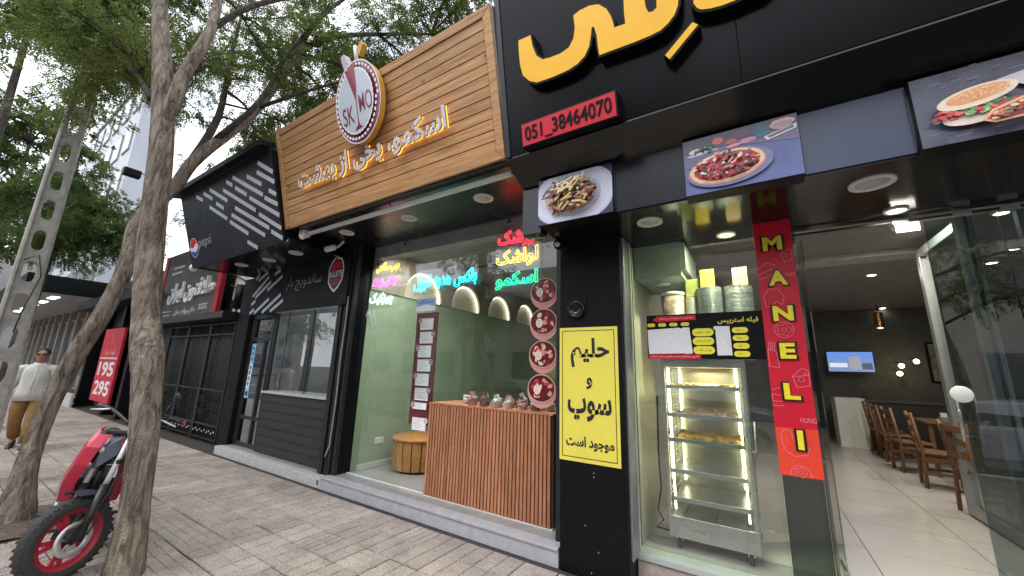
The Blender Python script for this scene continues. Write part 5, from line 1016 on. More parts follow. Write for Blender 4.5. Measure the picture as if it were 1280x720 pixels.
b = MB(); b.box(-47, -20.4, 1.7, 4.0, 3.75, 3.85); b.out('canopy', mat('canopy_soffit', (.4, .4, .4), .5), fs_)
b = MB(); b.box(-47, -20.4, 1.62, 1.69, 3.74, 4.35); b.box(-20.39, -20.3, 1.62, 4.0, 3.74, 4.35); b.out('canopy_fascia', M_blackm, fs_)
for i in range(5): b = MB(); b.box(-22.5 - i * 2.2, -21.5 - i * 2.2, 2.4, 2.6, 3.73, 3.749); b.out('canopy_light', glow('canopy_tube', (1, 1, 1), 2), fs_)
for i in range(15):
    x = -44.7 + i * 1.7; b = MB(); b.box(x, x + .22, 3.8, 3.99, -.01, 3.74); b.out('column', mat('column_wood_grey', (.32, .3, .27), .6), fs_)
    f = MB(); f.box(x + .3, x + 1.6, 3.9, 3.99, .3, 3.3); w1 = f.out('window', mat('window_frame_grey', (.25, .24, .22), .5), fs_); b = MB(); b.box(x + .4, x + 1.5, 3.88, 3.899, .4, 3.2); b.out('pane', mat('shop_pane', (.07, .08, .09), .1, var=.6, scale=1.5), w1)
p = Print((-33, 1.62, 3.8), X_, Z_, NF); p.rect(0, 0, 2.6, .5, lin(200, 60, 80)); p.ell(1.3, .25, .5, .22, lin(60, 90, 200)); p.out('canopy_badge', M_print, fs_)
eb = thing('end_building', 'grey block closing the far end of the street behind the walker', 'building', (-62, -4, 0)); b = MB(); b.box(-70, -60, -26, 14, -.1, 11); b.out('wall', mat('end_wall', (.24, .235, .225), .8, var=.15, scale=.6), eb)
for k in range(9):
    for fl in range(3): f = MB(); y = -24 + k * 3; z = .8 + fl * 3.4; f.box(-60, -59.94, y, y + 1.9, z, z + 2.1); w1 = f.out('window', M_bgrey, eb); b = MB(); b.box(-59.939, -59.92, y + .1, y + 1.8, z + .1, z + 2); b.out('pane', mat('shop_pane', (.07, .08, .09), .1, var=.6, scale=1.5), w1)
rad = thing('white_planter_fence', 'low white slatted planter fence at the foot of the far shops', 'fence', (-21, 3.2, 0))
for i in range(26): b = MB(); b.box(-23.0 + i * .16, -22.88 + i * .16, 3.1, 3.16, 0, .42); b.out('slat', M_white, rad)
b = MB(); b.box(-23.0, -18.9, 3.161, 3.2, .1, .14); b.out('rail', M_white, rad); b = MB(); b.box(-23.0, -18.9, 3.161, 3.2, .3, .34); b.out('rail', M_white, rad)
tb = thing('pale_tower', 'tall pale blue grey clad building rising behind the trees', 'building', (-32, 12, 0))
b = MB(); b.box(-45, -30, 4.7, 6.4, 0, 19); b.out('wall', M_bwhite, tb)
b = MB(); b.box(-45.1, -29.9, 4.6, 6.5, 19, 19.3); b.out('roof', M_bgrey, tb)
for fl in range(5):
    for k in range(6):
        f = MB(); z = 5.2 + fl * 2.9; x = -43.6 + k * 2.3; f.box(x, x + 1.5, 4.64, 4.7, z, z + 1.7); w1 = f.out('window', M_bgrey, tb); b = MB(); b.box(x + .08, x + 1.42, 4.62, 4.639, z + .08, z + 1.62); b.out('pane', mat('sky_pane', (.2, .25, .3), .08), w1)
t = thing('yellow_blade_sign', 'yellow and white projecting sign high on the building behind the pole', 'sign', (-29, 2.8, 9))
b = MB(); b.box(-29.2, -29.0, 2.4, 4.0, 6.8, 10.2); b.out('panel', mat('sign_cream', lin(206, 196, 170), .5), t); p = Print((-28.99, 2.4, 6.8), Y_, Z_, X_)
p.rect(.1, 2.5, 1.5, 3.2, lin(236, 196, 60))
for k in range(4): p.rect(.2 + k * .32, .3, .4 + k * .32, 2.3, lin(236, 190, 200) if k % 2 else lin(200, 120, 70))
p.out('print', M_print, t)
t = thing('flood_light', 'black flood light on a bracket beside the main trunk', 'lamp', (-10.4, 1.72, 5.3)); c = Vector((-10.4, 1.72, 5.3))
b = MB(); b.obox(c, X_, Y_, Z_, .16, .26, .15); b.out('head', M_blackm, t, .01); b = MB(); b.bar(c + Vector((0, .05, .05)), c + Vector((0, 2.0, .1)), .015); b.out('bracket', M_blackm, t)

# ================================================================== CONCRETE POLE
po = thing('concrete_pole', 'tapered concrete utility pole pierced by a column of oblong holes', 'pole', (-8.5, .68, 0))
xp = -8.5
def pw(z): return .165 - .0085 * z      # half width
yc0 = lambda z: .69 - .003 * z
HZ = 12; b = MB(); zs = [-.02]; nh = 13; pitch = .46; hh_ = .15
# web with holes: frame strips round every opening
for fx in (-.03, .03):
    pass
for i in range(nh):
    zc = .45 + i * pitch; za, zb_ = zc - pitch / 2, zc + pitch / 2
    for s_ in (-1, 1):
        def P_(q, z): return yc0(z) + s_ * q
        pts = []
        wv = lambda z: pw(z) * .44
        ring = [(0, -hh_), (wv(zc) * .7, -hh_ * .88), (wv(zc), -hh_ * .5), (wv(zc), hh_ * .5), (wv(zc) * .7, hh_ * .88), (0, hh_)]
        outer = [(0, -pitch / 2), (pw(za) * .85, -pitch / 2), (pw(zc - .1) * .85, -hh_ * .5), (pw(zc + .1) * .85, hh_ * .5), (pw(zb_) * .85, pitch / 2), (0, pitch / 2)]
        for j in range(5):
            q = [ring[j], ring[j + 1], outer[j + 1], outer[j]]
            A4 = [(xp + .045, P_(u, zc + v), zc + v) for u, v in q]; B4 = [(xp - .045, P_(u, zc + v), zc + v) for u, v in q]
            b.add(A4 + B4, [(0, 1, 2, 3), (7, 6, 5, 4), (0, 4, 5, 1)])
b.box(xp - .045, xp + .045, yc0(0) - .14, yc0(0) + .14, -.02, .221); b.out('web', M_concrete, po)
for s_ in (-1, 1):
    b = MB(); zt = .22 + nh * pitch
    def rr3(z): return [(xp - .1, yc0(z) + s_ * pw(z) * .8, z), (xp + .1, yc0(z) + s_ * pw(z) * .8, z), (xp + .085, yc0(z) + s_ * pw(z), z), (xp - .085, yc0(z) + s_ * pw(z), z)]
    b.hexa(rr3(-.02) + rr3(zt)) if s_ > 0 else b.hexa([rr3(-.02)[i] for i in (1, 0, 3, 2)] + [rr3(zt)[i] for i in (1, 0, 3, 2)]); b.out('flange', M_concrete, po, .006)
b = MB(); b.tube([(xp + .06, .60, 2.9), (xp + .07, .72, 3.0), (xp + .07, .79, 2.7), (xp + .06, .72, 2.2), (xp + .06, .7, 1.9)], .006, 5); b.out('wire_tie', M_frame, po)

# ================================================================== TREES
def limb(b, pts, r0, r1, n=10, wob=.0):
    k = len(pts); out = []; rs = []
    for i in range(k - 1):
        a, c = Vector(pts[i]), Vector(pts[i + 1]); p0 = Vector(pts[max(i - 1, 0)]); p3 = Vector(pts[min(i + 2, k - 1)])
        for s in range(4):
            t = s / 4; q = .5 * ((2 * a) + (c - p0) * t + (2 * p0 - 5 * a + 4 * c - p3) * t * t + (-p0 + 3 * a - 3 * c + p3) * t ** 3); out.append(q)
    out.append(Vector(pts[-1])); m_ = len(out)
    for i in range(m_):
        t = i / (m_ - 1); r_ = r0 + (r1 - r0) * t; rs.append(r_ * (1 + wob * rnd.uniform(-1, 1)))
    b.tube(out, rs, n); return out
def sprays(pts, dirs, leaf=.034, pairs=8, droop=.5, scat=.6):
    """numpy: compound leaves; returns verts, quads"""
    n = len(pts); P = np.array(pts); D = np.array(dirs); D = D + npr.normal(0, scat, D.shape); D[:, 2] -= droop; D /= np.linalg.norm(D, axis=1)[:, None]
    S = np.cross(D, np.array([0, 0, 1.]) + npr.normal(0, .35, D.shape)); S /= np.linalg.norm(S, axis=1)[:, None] + 1e-6; Nn = np.cross(S, D)
    Vs = []; ln = npr.uniform(.13, .24, n)
    for k in range(pairs):
        for s in (-1, 1):
            t = (k + .6) / pairs; base = P + D * (ln * t)[:, None] + np.array([0, 0, -1.]) * (ln * t * t * .25)[:, None]
            ax_ = S * s * .85 + D * .5 + Nn * npr.normal(0, .25, n)[:, None]; ax_ /= np.linalg.norm(ax_, axis=1)[:, None]; wd = np.cross(ax_, Nn); lf_ = leaf * npr.uniform(.7, 1.25, n)[:, None]
            Vs.append(np.stack([base, base + ax_ * lf_ * .5 + wd * lf_ * .24, base + ax_ * lf_, base + ax_ * lf_ * .5 - wd * lf_ * .24], 1))
    V_ = np.concatenate(Vs, 0).reshape(-1, 3); return V_
def leaf_object(name, V_, mt, parent):
    off = np.array(ORG[root_of(parent)]); V_ = V_ - off; nv = len(V_); me = bpy.data.meshes.new(name); me.vertices.add(nv); me.vertices.foreach_set('co', V_.astype(np.float32).ravel())
    nf = nv // 4; me.loops.add(nv); me.loops.foreach_set('vertex_index', np.arange(nv, dtype=np.int32)); me.polygons.add(nf); me.polygons.foreach_set('loop_start', np.arange(0, nv, 4, dtype=np.int32)); me.polygons.foreach_set('loop_total', np.full(nf, 4, dtype=np.int32))
    me.materials.append(mt); me.update(calc_edges=True); o = bpy.data.objects.new(name, me); COL.objects.link(o); o.parent = parent; o['kind'] = 'stuff'; return o
def grow_crown(tree, limbs_b, starts, clumps, nleaf, mt, leaf=.034, pairs=8, ntw=7, droop=.5):
    """clumps: (centre, (rx,ry,rz), weight). Branchlets run from the nearest limb point to each clump; twigs and leaves fill it."""
    allp = [Vector(p) for s in starts for p in s]; bt = MB(); LP, LD = [], []; tw = sum(c[2] for c in clumps)
    for c, r_, wt_ in clumps:
        c = Vector(c); st = min(allp, key=lambda q: (q - c).length + max(0, q.z - c.z) * .6); mid = (st + c) / 2 + Vector((rnd.uniform(-.2, .2), rnd.uniform(-.2, .2), .18 * (c - st).length))
        br = limb(bt, [st, mid, c], .028 if (c - st).length > 1 else .018, .010, 6); nt_ = int(ntw * max(1, wt_)); nl = int(nleaf * wt_ / tw / nt_)
        for k in range(nt_):
            while True:
                q = Vector((rnd.uniform(-1, 1), rnd.uniform(-1, 1), rnd.uniform(-1, 1)))
                if .25 < q.length < 1: break
            e = c + Vector((q.x * r_[0], q.y * r_[1], q.z * r_[2])); s0 = br[rnd.randrange(len(br) // 2, len(br))]; md = (s0 + e) / 2 + Vector((rnd.uniform(-.1, .1), rnd.uniform(-.1, .1), .1)); tp = limb(bt, [s0, md, e], .009, .003, 4)
            dr_ = (e - s0).normalized()
            for m_ in range(nl):
                t = rnd.random() ** .7; q2 = tp[min(int(t * len(tp)), len(tp) - 1)] + Vector((rnd.gauss(0, .13), rnd.gauss(0, .13), rnd.gauss(0, .09))); LP.append(tuple(q2)); LD.append(tuple(dr_))
    bt.out('branches', M_bark2, tree)
    leaf_object('crown', sprays(LP, LD, leaf, pairs, droop), mt, tree)
# main rough-barked tree
t1 = thing('locust_tree', 'tall rough barked tree forking above the motorcycle, nearest the camera', 'tree', (-4.18, 1.18, 0)); b = MB()
tp1 = [(-4.15, 1.19, -.03), (-4.19, 1.18, .43), (-4.22, 1.155, .9), (-4.33, 1.12, 1.4), (-4.42, 1.1, 1.66), (-4.57, 1.08, 1.95), (-4.66, 1.03, 2.46), (-4.69, .98, 3.0), (-4.70, .93, 3.58), (-4.80, .88, 4.11), (-5.0, .8, 4.82), (-5.17, .72, 5.46), (-5.5, .64, 6.64), (-5.7, .6, 7.6)]
def bumpy(b, pts, rs, n=28):
    k = len(pts); P2 = []; R2 = []
    for i in range(k - 1):
        a, c = Vector(pts[i]), Vector(pts[i + 1]); p0 = Vector(pts[max(i - 1, 0)]); p3 = Vector(pts[min(i + 2, k - 1)])
        for s in range(10):
            t = s / 10; P2.append(.5 * ((2 * a) + (c - p0) * t + (2 * p0 - 5 * a + 4 * c - p3) * t * t + (-p0 + 3 * a - 3 * c + p3) * t ** 3)); R2.append(rs[i] + (rs[i + 1] - rs[i]) * t)
    P2.append(Vector(pts[-1])); R2.append(rs[-1]); st = len(b.v); b.tube(P2, R2, n)
    ph_ = [rnd.uniform(0, 6.28) for _ in range(6)]
    for i, p_ in enumerate(P2):
        for j in range(n):
            v = Vector(b.v[st + i * n + j]); d = v - p_; th = 2 * math.pi * j / n; z = i * .06
            f_ = 1 + .05 * math.sin(9 * th + 2.2 * math.sin(z * 1.3 + ph_[0]) + ph_[1]) + .035 * math.sin(14 * th + 3 * math.sin(z * .9 + ph_[2])) + .03 * math.sin(3 * th + z * 1.4 + ph_[3]) + rnd.uniform(-.02, .02)
            b.v[st + i * n + j] = tuple(p_ + d * f_)
bumpy(b, tp1, [.122, .09, .091, .098, .114, .10, .097, .094, .09, .086, .074, .064, .05, .035]); b.out('trunk', M_bark, t1)
b = MB(); L2 = [(-4.78, .9, 3.8), (-4.64, .92, 4.1), (-4.66, .95, 4.45), (-4.53, 1.0, 4.78), (-4.55, 1.05, 5.12), (-4.7, 1.08, 5.6), (-4.85, 1.15, 6.5), (-4.7, 1.3, 7.4)]; bumpy(b, L2, [.05, .058, .055, .05, .046, .042, .034, .026], 18); b.out('limb', M_bark, t1)
b = MB(); l3 = limb(b, [(-4.55, 1.05, 5.05), (-4.4, 1.3, 5.5), (-4.2, 1.8, 6.1), (-3.6, 2.4, 6.8)], .035, .015); l4 = limb(b, [(-5.17, .85, 4.3), (-5.9, .8, 4.9), (-6.8, .8, 5.4), (-7.9, .9, 6.0)], .03, .012); l5 = limb(b, [(-4.95, .85, 4.6), (-5.6, 1.1, 5.0), (-6.6, 1.3, 5.5)], .025, .01)
l6 = limb(b, [(-4.75, 1.1, 5.9), (-3.9, 1.0, 6.5), (-3.0, 1.3, 7.0)], .03, .012); b.out('limb', M_bark2, t1)
cl1 = []
for c in [(-6.2, .9, 5.3), (-6.9, .7, 5.8), (-7.4, 1.2, 5.9), (-6.4, 1.4, 5.7), (-8.0, .9, 6.3), (-7.0, 1.7, 6.5), (-5.9, .5, 6.2), (-5.2, 1.2, 6.4), (-4.3, 1.7, 6.5), (-3.7, 2.2, 7.0), (-3.2, 1.5, 7.2), (-4.6, 2.2, 7.3), (-6.3, 1.9, 7.2), (-7.8, 2.1, 7.2), (-5.4, .8, 7.3), (-6.6, .3, 5.2), (-7.6, .2, 5.9), (-7.2, .5, 5.0), (-5.7, .3, 5.1), (-8.6, .6, 5.3), (-5.3, 1.8, 5.7)]:
    cl1.append((c, (rnd.uniform(.5, .75), rnd.uniform(.5, .7), rnd.uniform(.3, .5)), rnd.uniform(.8, 1.4)))
cl1 = [c for c in cl1]
grow_crown(t1, b, [tp1[8:], L2, l3, l4, l5, l6], cl1, 4600, M_leaf, .036, 8, 8, .35)
# leaning tree
t2 = thing('leaning_tree', 'leaning tree crossing behind the nearest trunk, rooted in a soil pit', 'tree', (-6.23, .88, 0)); b = MB()
tp2 = [(-6.27, .87, -.05), (-6.32, .865, .36), (-6.40, .88, .66), (-6.43, .91, .98), (-6.41, .95, 1.31), (-6.32, 1.0, 1.66), (-6.19, 1.07, 2.02), (-6.18, 1.14, 2.39), (-6.22, 1.18, 2.72), (-6.36, 1.22, 3.3), (-6.29, 1.45, 3.82), (-6.15, 1.58, 4.29), (-5.79, 2.0, 5.17), (-5.72, 2.4, 6.45), (-5.5, 2.8, 7.0), (-5.05, 3.3, 7.26), (-4.5, 4.0, 7.6)]
bumpy(b, tp2, [.16, .092, .08, .075, .077, .084, .080, .078, .076, .072, .072, .07, .06, .05, .04, .03, .02], 24); b.out('trunk', M_bark, t2)
b = MB(); q1 = limb(b, [(-6.22, 1.5, 4.05), (-6.5, 1.8, 5.2), (-6.9, 1.9, 6.4), (-7.2, 2.0, 7.6)], .06, .02); q2 = limb(b, [(-6.0, 1.7, 4.6), (-5.4, 1.9, 5.1), (-5.6, 2.2, 6.2), (-5.2, 2.5, 7.2)], .045, .015); q3 = limb(b, [(-5.73, 2.3, 6.2), (-5.6, 2.6, 7.3), (-5.0, 3.0, 8.0), (-4.2, 3.4, 8.3)], .04, .012); q4 = limb(b, [(-5.79, 2.0, 5.2), (-5.0, 2.5, 5.6), (-4.3, 3.1, 6.0)], .03, .01); b.out('limb', M_bark2, t2)
cl2 = []
for c in [(-6.5, 2.0, 6.0), (-7.1, 2.2, 6.9), (-6.0, 2.4, 6.6), (-5.4, 2.7, 6.6), (-5.0, 3.2, 7.3), (-4.4, 3.6, 7.6), (-3.8, 3.9, 7.7), (-3.2, 4.3, 7.6), (-4.8, 3.0, 8.2), (-4.0, 3.4, 8.5), (-3.2, 3.6, 8.5), (-6.0, 2.8, 7.8), (-6.8, 2.6, 8.0), (-5.2, 4.0, 7.0), (-5.8, 3.6, 6.4), (-6.4, 3.2, 6.0), (-7.0, 3.4, 6.6), (-7.6, 3.0, 7.6), (-4.9, 2.9, 6.0), (-2.6, 4.4, 8.2), (-5.6, 4.6, 6.9), (-6.9, 2.6, 5.2), (-7.8, 2.8, 5.8), (-4.3, 4.6, 7.2), (-3.6, 5.0, 7.8), (-5.2, 3.2, 6.6), (-4.6, 3.4, 6.9), (-4.1, 3.3, 7.4), (-3.4, 3.4, 7.6), (-2.9, 3.6, 7.9), (-3.9, 4.2, 7.1), (-6.3, 2.7, 5.5), (-5.6, 3.2, 5.9), (-2.4, 3.9, 8.4), (-6.6, 2.9, 6.6)]:
    cl2.append((c, (rnd.uniform(.5, .8), rnd.uniform(.5, .7), rnd.uniform(.3, .5)), rnd.uniform(.8, 1.4)))
grow_crown(t2, b, [tp2[11:], q1, q2, q3, q4], cl2, 6600, M_leaf, .04, 8, 8, .35)
# background trees
def bgtree(x, y, h, label, clumps, n, mt, leaf=.07, r0=.14):
    t = thing('street_tree', label, 'tree', (x, y, 0), 'street trees farther along the pavement'); b = MB(); pts = [(x, y, -.05), (x + .1, y, h * .3), (x - .1, y + .1, h * .6), (x, y, h * .95)]; lp = limb(b, pts, r0, .04, 10, .05); b.out('trunk', M_bark2, t); grow_crown(t, b, [lp[4:]], clumps, n, mt, leaf, 7, 8, .6)
def cloud(cx, cy_, cz, rx, ry, rz, k, s): return [((cx + rnd.uniform(-rx, rx), cy_ + rnd.uniform(-ry, ry), cz + rnd.uniform(-rz, rz)), (s * rnd.uniform(.8, 1.2), s * rnd.uniform(.8, 1.2), s * .55), rnd.uniform(.7, 1.4)) for _ in range(k)]
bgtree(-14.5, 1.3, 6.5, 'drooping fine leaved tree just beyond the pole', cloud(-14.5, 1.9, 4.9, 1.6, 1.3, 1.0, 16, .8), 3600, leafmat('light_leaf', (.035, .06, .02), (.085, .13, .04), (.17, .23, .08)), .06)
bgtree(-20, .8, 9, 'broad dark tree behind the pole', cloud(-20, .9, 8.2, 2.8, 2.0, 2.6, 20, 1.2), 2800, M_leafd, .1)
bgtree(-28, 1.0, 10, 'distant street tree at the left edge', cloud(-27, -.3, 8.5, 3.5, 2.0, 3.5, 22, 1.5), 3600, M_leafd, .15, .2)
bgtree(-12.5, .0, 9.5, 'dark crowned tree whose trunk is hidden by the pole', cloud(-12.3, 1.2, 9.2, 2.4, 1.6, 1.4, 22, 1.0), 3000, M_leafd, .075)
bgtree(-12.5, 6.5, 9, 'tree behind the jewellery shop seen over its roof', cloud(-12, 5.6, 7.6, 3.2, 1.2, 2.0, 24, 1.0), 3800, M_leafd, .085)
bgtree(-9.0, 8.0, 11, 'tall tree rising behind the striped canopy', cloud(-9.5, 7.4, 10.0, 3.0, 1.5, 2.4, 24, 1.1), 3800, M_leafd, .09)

# ================================================================== MOTORCYCLE
M_rub = mat('tyre_rubber', (.035, .034, .033), .85, var=.2, scale=30, bump=.3); M_mred = mat('bike_red', lin(190, 38, 66), .35, var=.08, coat=.3); M_rimr = mat('rim_red', lin(172, 38, 58), .45, var=.12); M_bk = mat('bike_black', (.02, .02, .022), .4, var=.2); M_chr = mat('fork_silver', (.78, .78, .8), .28, metal=.25, var=.05); M_disc = mat('brake_steel', (.6, .6, .6), .35, metal=.6)
mc = thing('motorcycle', 'red and black motorcycle leaning on its stand behind the nearest trunk', 'motorcycle', (-4.9, 1.0, 0))
AX = Vector((-4.45, .9, .283)); s_ = Vector((-.12, .21, .97)).normalized(); u_ = Vector((.9, .42, 0)); u_ = (u_ - s_ * u_.dot(s_)).normalized(); r_v = u_.cross(s_).normalized()
def FW(r, u, s): return AX + r_v * r + u_ * u + s_ * s
def wheel(cen, axis, e1, Rr, parent, nm='front_wheel', wt=.052):
    axis = Vector(axis); e1 = Vector(e1); e2 = axis.cross(e1); n = 44
    b = MB(); prof = [(Rr - .075, -wt * .75), (Rr - .05, -wt), (Rr - .018, -wt * .85), (Rr, -wt * .4), (Rr + .002, 0), (Rr, wt * .4), (Rr - .018, wt * .85), (Rr - .05, wt), (Rr - .075, wt * .75)]; b.lathe(cen, prof, n, N=axis, cap=False, U=e1)
    tyre = None; rim = MB(); rim.lathe(cen, [(Rr - .073, -wt * .72), (Rr - .085, -wt * .6), (Rr - .092, 0), (Rr - .085, wt * .6), (Rr - .073, wt * .72)], n, N=axis, cap=False, U=e1); rim.lathe(cen, [(Rr - .073, wt * .70), (Rr - .105, wt * .45), (Rr - .105, -wt * .45), (Rr - .073, -wt * .70)], n, N=axis, cap=False, U=e1)
    w_o = b.out(nm, M_rub, parent); rim.out('rim', M_rimr, w_o)
    for k in range(40):
        pass
    tr = MB()
    for k in range(36):
        a = 2 * math.pi * k / 36
        for sg in (-1, 1):
            a2 = a + sg * .04; d = e1 * math.cos(a2) + e2 * math.sin(a2); td = axis.cross(d); c = Vector(cen) + d * (Rr - .004) + axis * (sg * wt * .5); tr.obox(c, (td + axis * sg * .6).normalized(), axis, d, .026, .03, .006)
    tr.out('tread_blocks', M_rub, w_o)
    for k in range(5):
        for dd in (-.16, .16):
            a = 2 * math.pi * k / 5 + .3; sp = MB(); d0 = e1 * math.cos(a + dd * .5) + e2 * math.sin(a + dd * .5); d1 = e1 * math.cos(a + dd) + e2 * math.sin(a + dd); sp.bar(Vector(cen) + d0 * .04, Vector(cen) + d1 * (Rr - .095), .03, .016, up=axis); sp.out('spoke', M_rimr, w_o, .003)
    h = MB(); h.lathe(Vector(cen) - axis * .05, [(.02, 0), (.045, .005), (.045, .095), (.02, .1)], 18, N=axis); h.out('hub', M_bk, w_o)
    d = MB(); d.lathe(Vector(cen) + axis * .058, [(.075, 0), (.118, 0), (.118, .005), (.075, .005), (.075, 0)], 36, N=axis, cap=False, U=e1)
    for k in range(6): a = 2 * math.pi * k / 6; q = e1 * math.cos(a) + e2 * math.sin(a); d.bar(Vector(cen) + axis * .06 + q * .035, Vector(cen) + axis * .06 + q * .08, .012, .006, up=axis)
    d.out('brake_disc', M_disc, w_o); return w_o
wheel(AX + Vector((0, 0, -.006)), u_, r_v, .275, mc)
for sg in (-1, 1):
    b = MB(); b.tube([FW(.0, sg * .095, -.02), FW(-.02, sg * .095, .36)], [.026, .03], 12); b.out('fork_lower', M_bk, mc); b = MB(); b.tube([FW(-.02, sg * .095, .36), FW(-.05, sg * .095, .74)], .019, 12); b.out('fork_tube', M_chr, mc)
b = MB(); b.obox(FW(.02, .085, .03), r_v, s_, u_, .11, .07, .05); b.out('brake_caliper', M_bk, mc, .008)
b = MB(); b.tube([FW(.02, .12, .06), FW(-.04, .13, .3), FW(-.06, .12, .55), FW(-.02, .05, .75)], .006, 6); b.tube([FW(-.02, .13, .02), FW(-.07, .14, .25), FW(-.08, .13, .6)], .006, 6); b.out('brake_hose', M_bk, mc)
b = MB()   # front mudguard
mgv = []; n1, n2 = 14, 6
for i in range(n1 + 1):
    a = R(68 + 52 * i / n1); d = r_v * math.cos(a) + s_ * math.sin(a)
    for j in range(n2 + 1):
        q = -1 + 2 * j / n2; mgv.append(AX + d * (.32 - .03 * q * q + (.015 if i in (0, n1) else 0)) + u_ * (q * (.075 - .02 * abs(i / n1 - .5))))
b.add(mgv, [(i * (n2 + 1) + j, i * (n2 + 1) + j + 1, (i + 1) * (n2 + 1) + j + 1, (i + 1) * (n2 + 1) + j) for i in range(n1) for j in range(n2)], True); b.out('mudguard', mat('cowl_slate', (.05, .055, .075), .35), mc)
for z in (.52, .74): b = MB(); b.obox(FW(-.045, 0, z), u_, r_v, s_, .25, .06, .035); b.out('triple_clamp', M_bk, mc, .008)
b = MB(); hb = [FW(-.12, -.42, .96), FW(-.10, -.30, .94), FW(-.06, -.12, .88), FW(-.05, 0, .82), FW(-.06, .12, .86), FW(-.12, .30, .87), FW(-.16, .38, .85)]; b.tube(hb, .013, 8); hbo = b.out('handlebar', M_bk, mc)
for sg in (-1, 1):
    g0, g1 = (hb[6], hb[5]) if sg > 0 else (hb[0], hb[1]); ge = g0 + (g0 - g1).normalized() * .03
    b = MB(); b.tube([ge, g1], .019, 10); b.out('grip', M_bk, hbo); b = MB(); b.lathe(ge, [(.02, 0), (.02, .012)], 10, N=(g0 - g1).normalized()); b.out('grip_end', M_mred, hbo)
    b = MB(); b.tube([g1 + (g1 - g0) * .5 + r_v * .04, g1 + r_v * .07 - s_ * .02, ge + r_v * .06 - s_ * .04], [.009, .008, .006], 7); b.out('lever', M_chr, hbo)
    if sg > 0: b = MB(); b.tube([FW(-.10, sg * .24, .88), FW(-.12, sg * .27, 1.0)], .007, 6); b.ball(FW(-.13, sg * .29, 1.04), .07, .02, .05); b.out('mirror', M_bk, hbo)
# angular head cowl + headlight
b = MB(); hc = [FW(.05, -.02, .46), FW(.05, .02, .46), FW(-.02, .075, .56), FW(-.06, .07, .74), FW(-.06, -.07, .74), FW(-.02, -.075, .56), FW(.06, 0, .60)]
b.add(hc, [(0, 1, 6), (1, 2, 6), (2, 3, 6), (3, 4, 6), (4, 5, 6), (5, 0, 6), (0, 5, 4, 3, 2, 1)]); b.out('headlight_cowl', mat('cowl_slate', (.06, .065, .08), .35), mc, .006)
b = MB(); b.lathe(FW(.04, 0, .6), [(.02, 0), (.025, .012), (.015, .02)], 16, N=r_v); b.out('headlight', mat('lamp_glass', (.5, .5, .52), .1), mc)
h_ = Vector((.976, -.217, 0)); l0 = Vector((.217, .976, 0)); ln_ = R(9); zz_ = (Z_ * math.cos(ln_) + l0 * math.sin(ln_)); ll_ = (l0 * math.cos(ln_) - Z_ * math.sin(ln_)); OB = Vector((-4.47, .885, 0))
def BD(f, l, z): return OB + h_ * f + ll_ * l + zz_ * z
wheel(BD(-1.33, 0, .29), ll_, h_, .285, mc, 'rear_wheel', .06)
def loftb(b, secs, n=16):
    vs = []
    for f, zc, hl, hz, sq in secs:
        for j in range(n):
            t = 2 * math.pi * j / n; c_, s2 = math.cos(t), math.sin(t); e = 1 / sq; vs.append(BD(f, hl * (abs(c_) ** e) * (1 if c_ > 0 else -1), zc + hz * (abs(s2) ** e) * (1 if s2 > 0 else -1)))
    k = len(secs); b.add(vs, [(i * n + j, i * n + (j + 1) % n, (i + 1) * n + (j + 1) % n, (i + 1) * n + j) for i in range(k - 1) for j in range(n)] + [tuple(range(n))[::-1], tuple((k - 1) * n + j for j in range(n))], True)
b = MB(); loftb(b, [(-.20, .80, .06, .05, 1), (-.28, .83, .13, .10, 1.2), (-.42, .85, .16, .12, 1.2), (-.58, .82, .14, .10, 1.2), (-.72, .77, .09, .06, 1)]); b.out('fuel_tank', M_bk, mc)
b = MB(); loftb(b, [(-.66, .79, .07, .04, 1), (-.78, .79, .12, .045, 1.5), (-1.0, .80, .13, .045, 1.5), (-1.2, .84, .11, .04, 1.5), (-1.38, .87, .06, .02, 1)]); b.out('seat', mat('seat_vinyl', (.03, .03, .03), .6), mc)
b = MB(); loftb(b, [(-1.05, .73, .1, .04, 1), (-1.3, .79, .09, .04, 1), (-1.55, .86, .04, .02, 1)]); b.out('tail', M_mred, mc)
b = MB(); loftb(b, [(-.42, .40, .10, .12, 2), (-.50, .42, .14, .16, 2), (-.68, .40, .14, .16, 2), (-.80, .40, .10, .12, 2)]); b.out('engine', M_bk, mc)
for k in range(5): b = MB(); b.obox(BD(-.52, 0, .58 + k * .022), h_, ll_, zz_, .16, .2, .009); b.out('cooling_fin', M_steel, mc)
b = MB(); b.obox(BD(-.27, .0, .52), h_, ll_, zz_, .04, .26, .22); b.out('radiator', M_bk, mc)
for q in ((BD(-.12, 0, .80), BD(-.4, 0, .62), BD(-.8, 0, .6)), (BD(-.12, 0, .72), BD(-.3, 0, .42), BD(-.45, 0, .26), BD(-.8, 0, .28)), (BD(-.8, 0, .62), BD(-.9, 0, .36)), (BD(-.8, .0, .6), BD(-1.3, 0, .78))): b = MB(); b.tube(q, .02, 8); b.out('frame_tube', M_bk, mc)
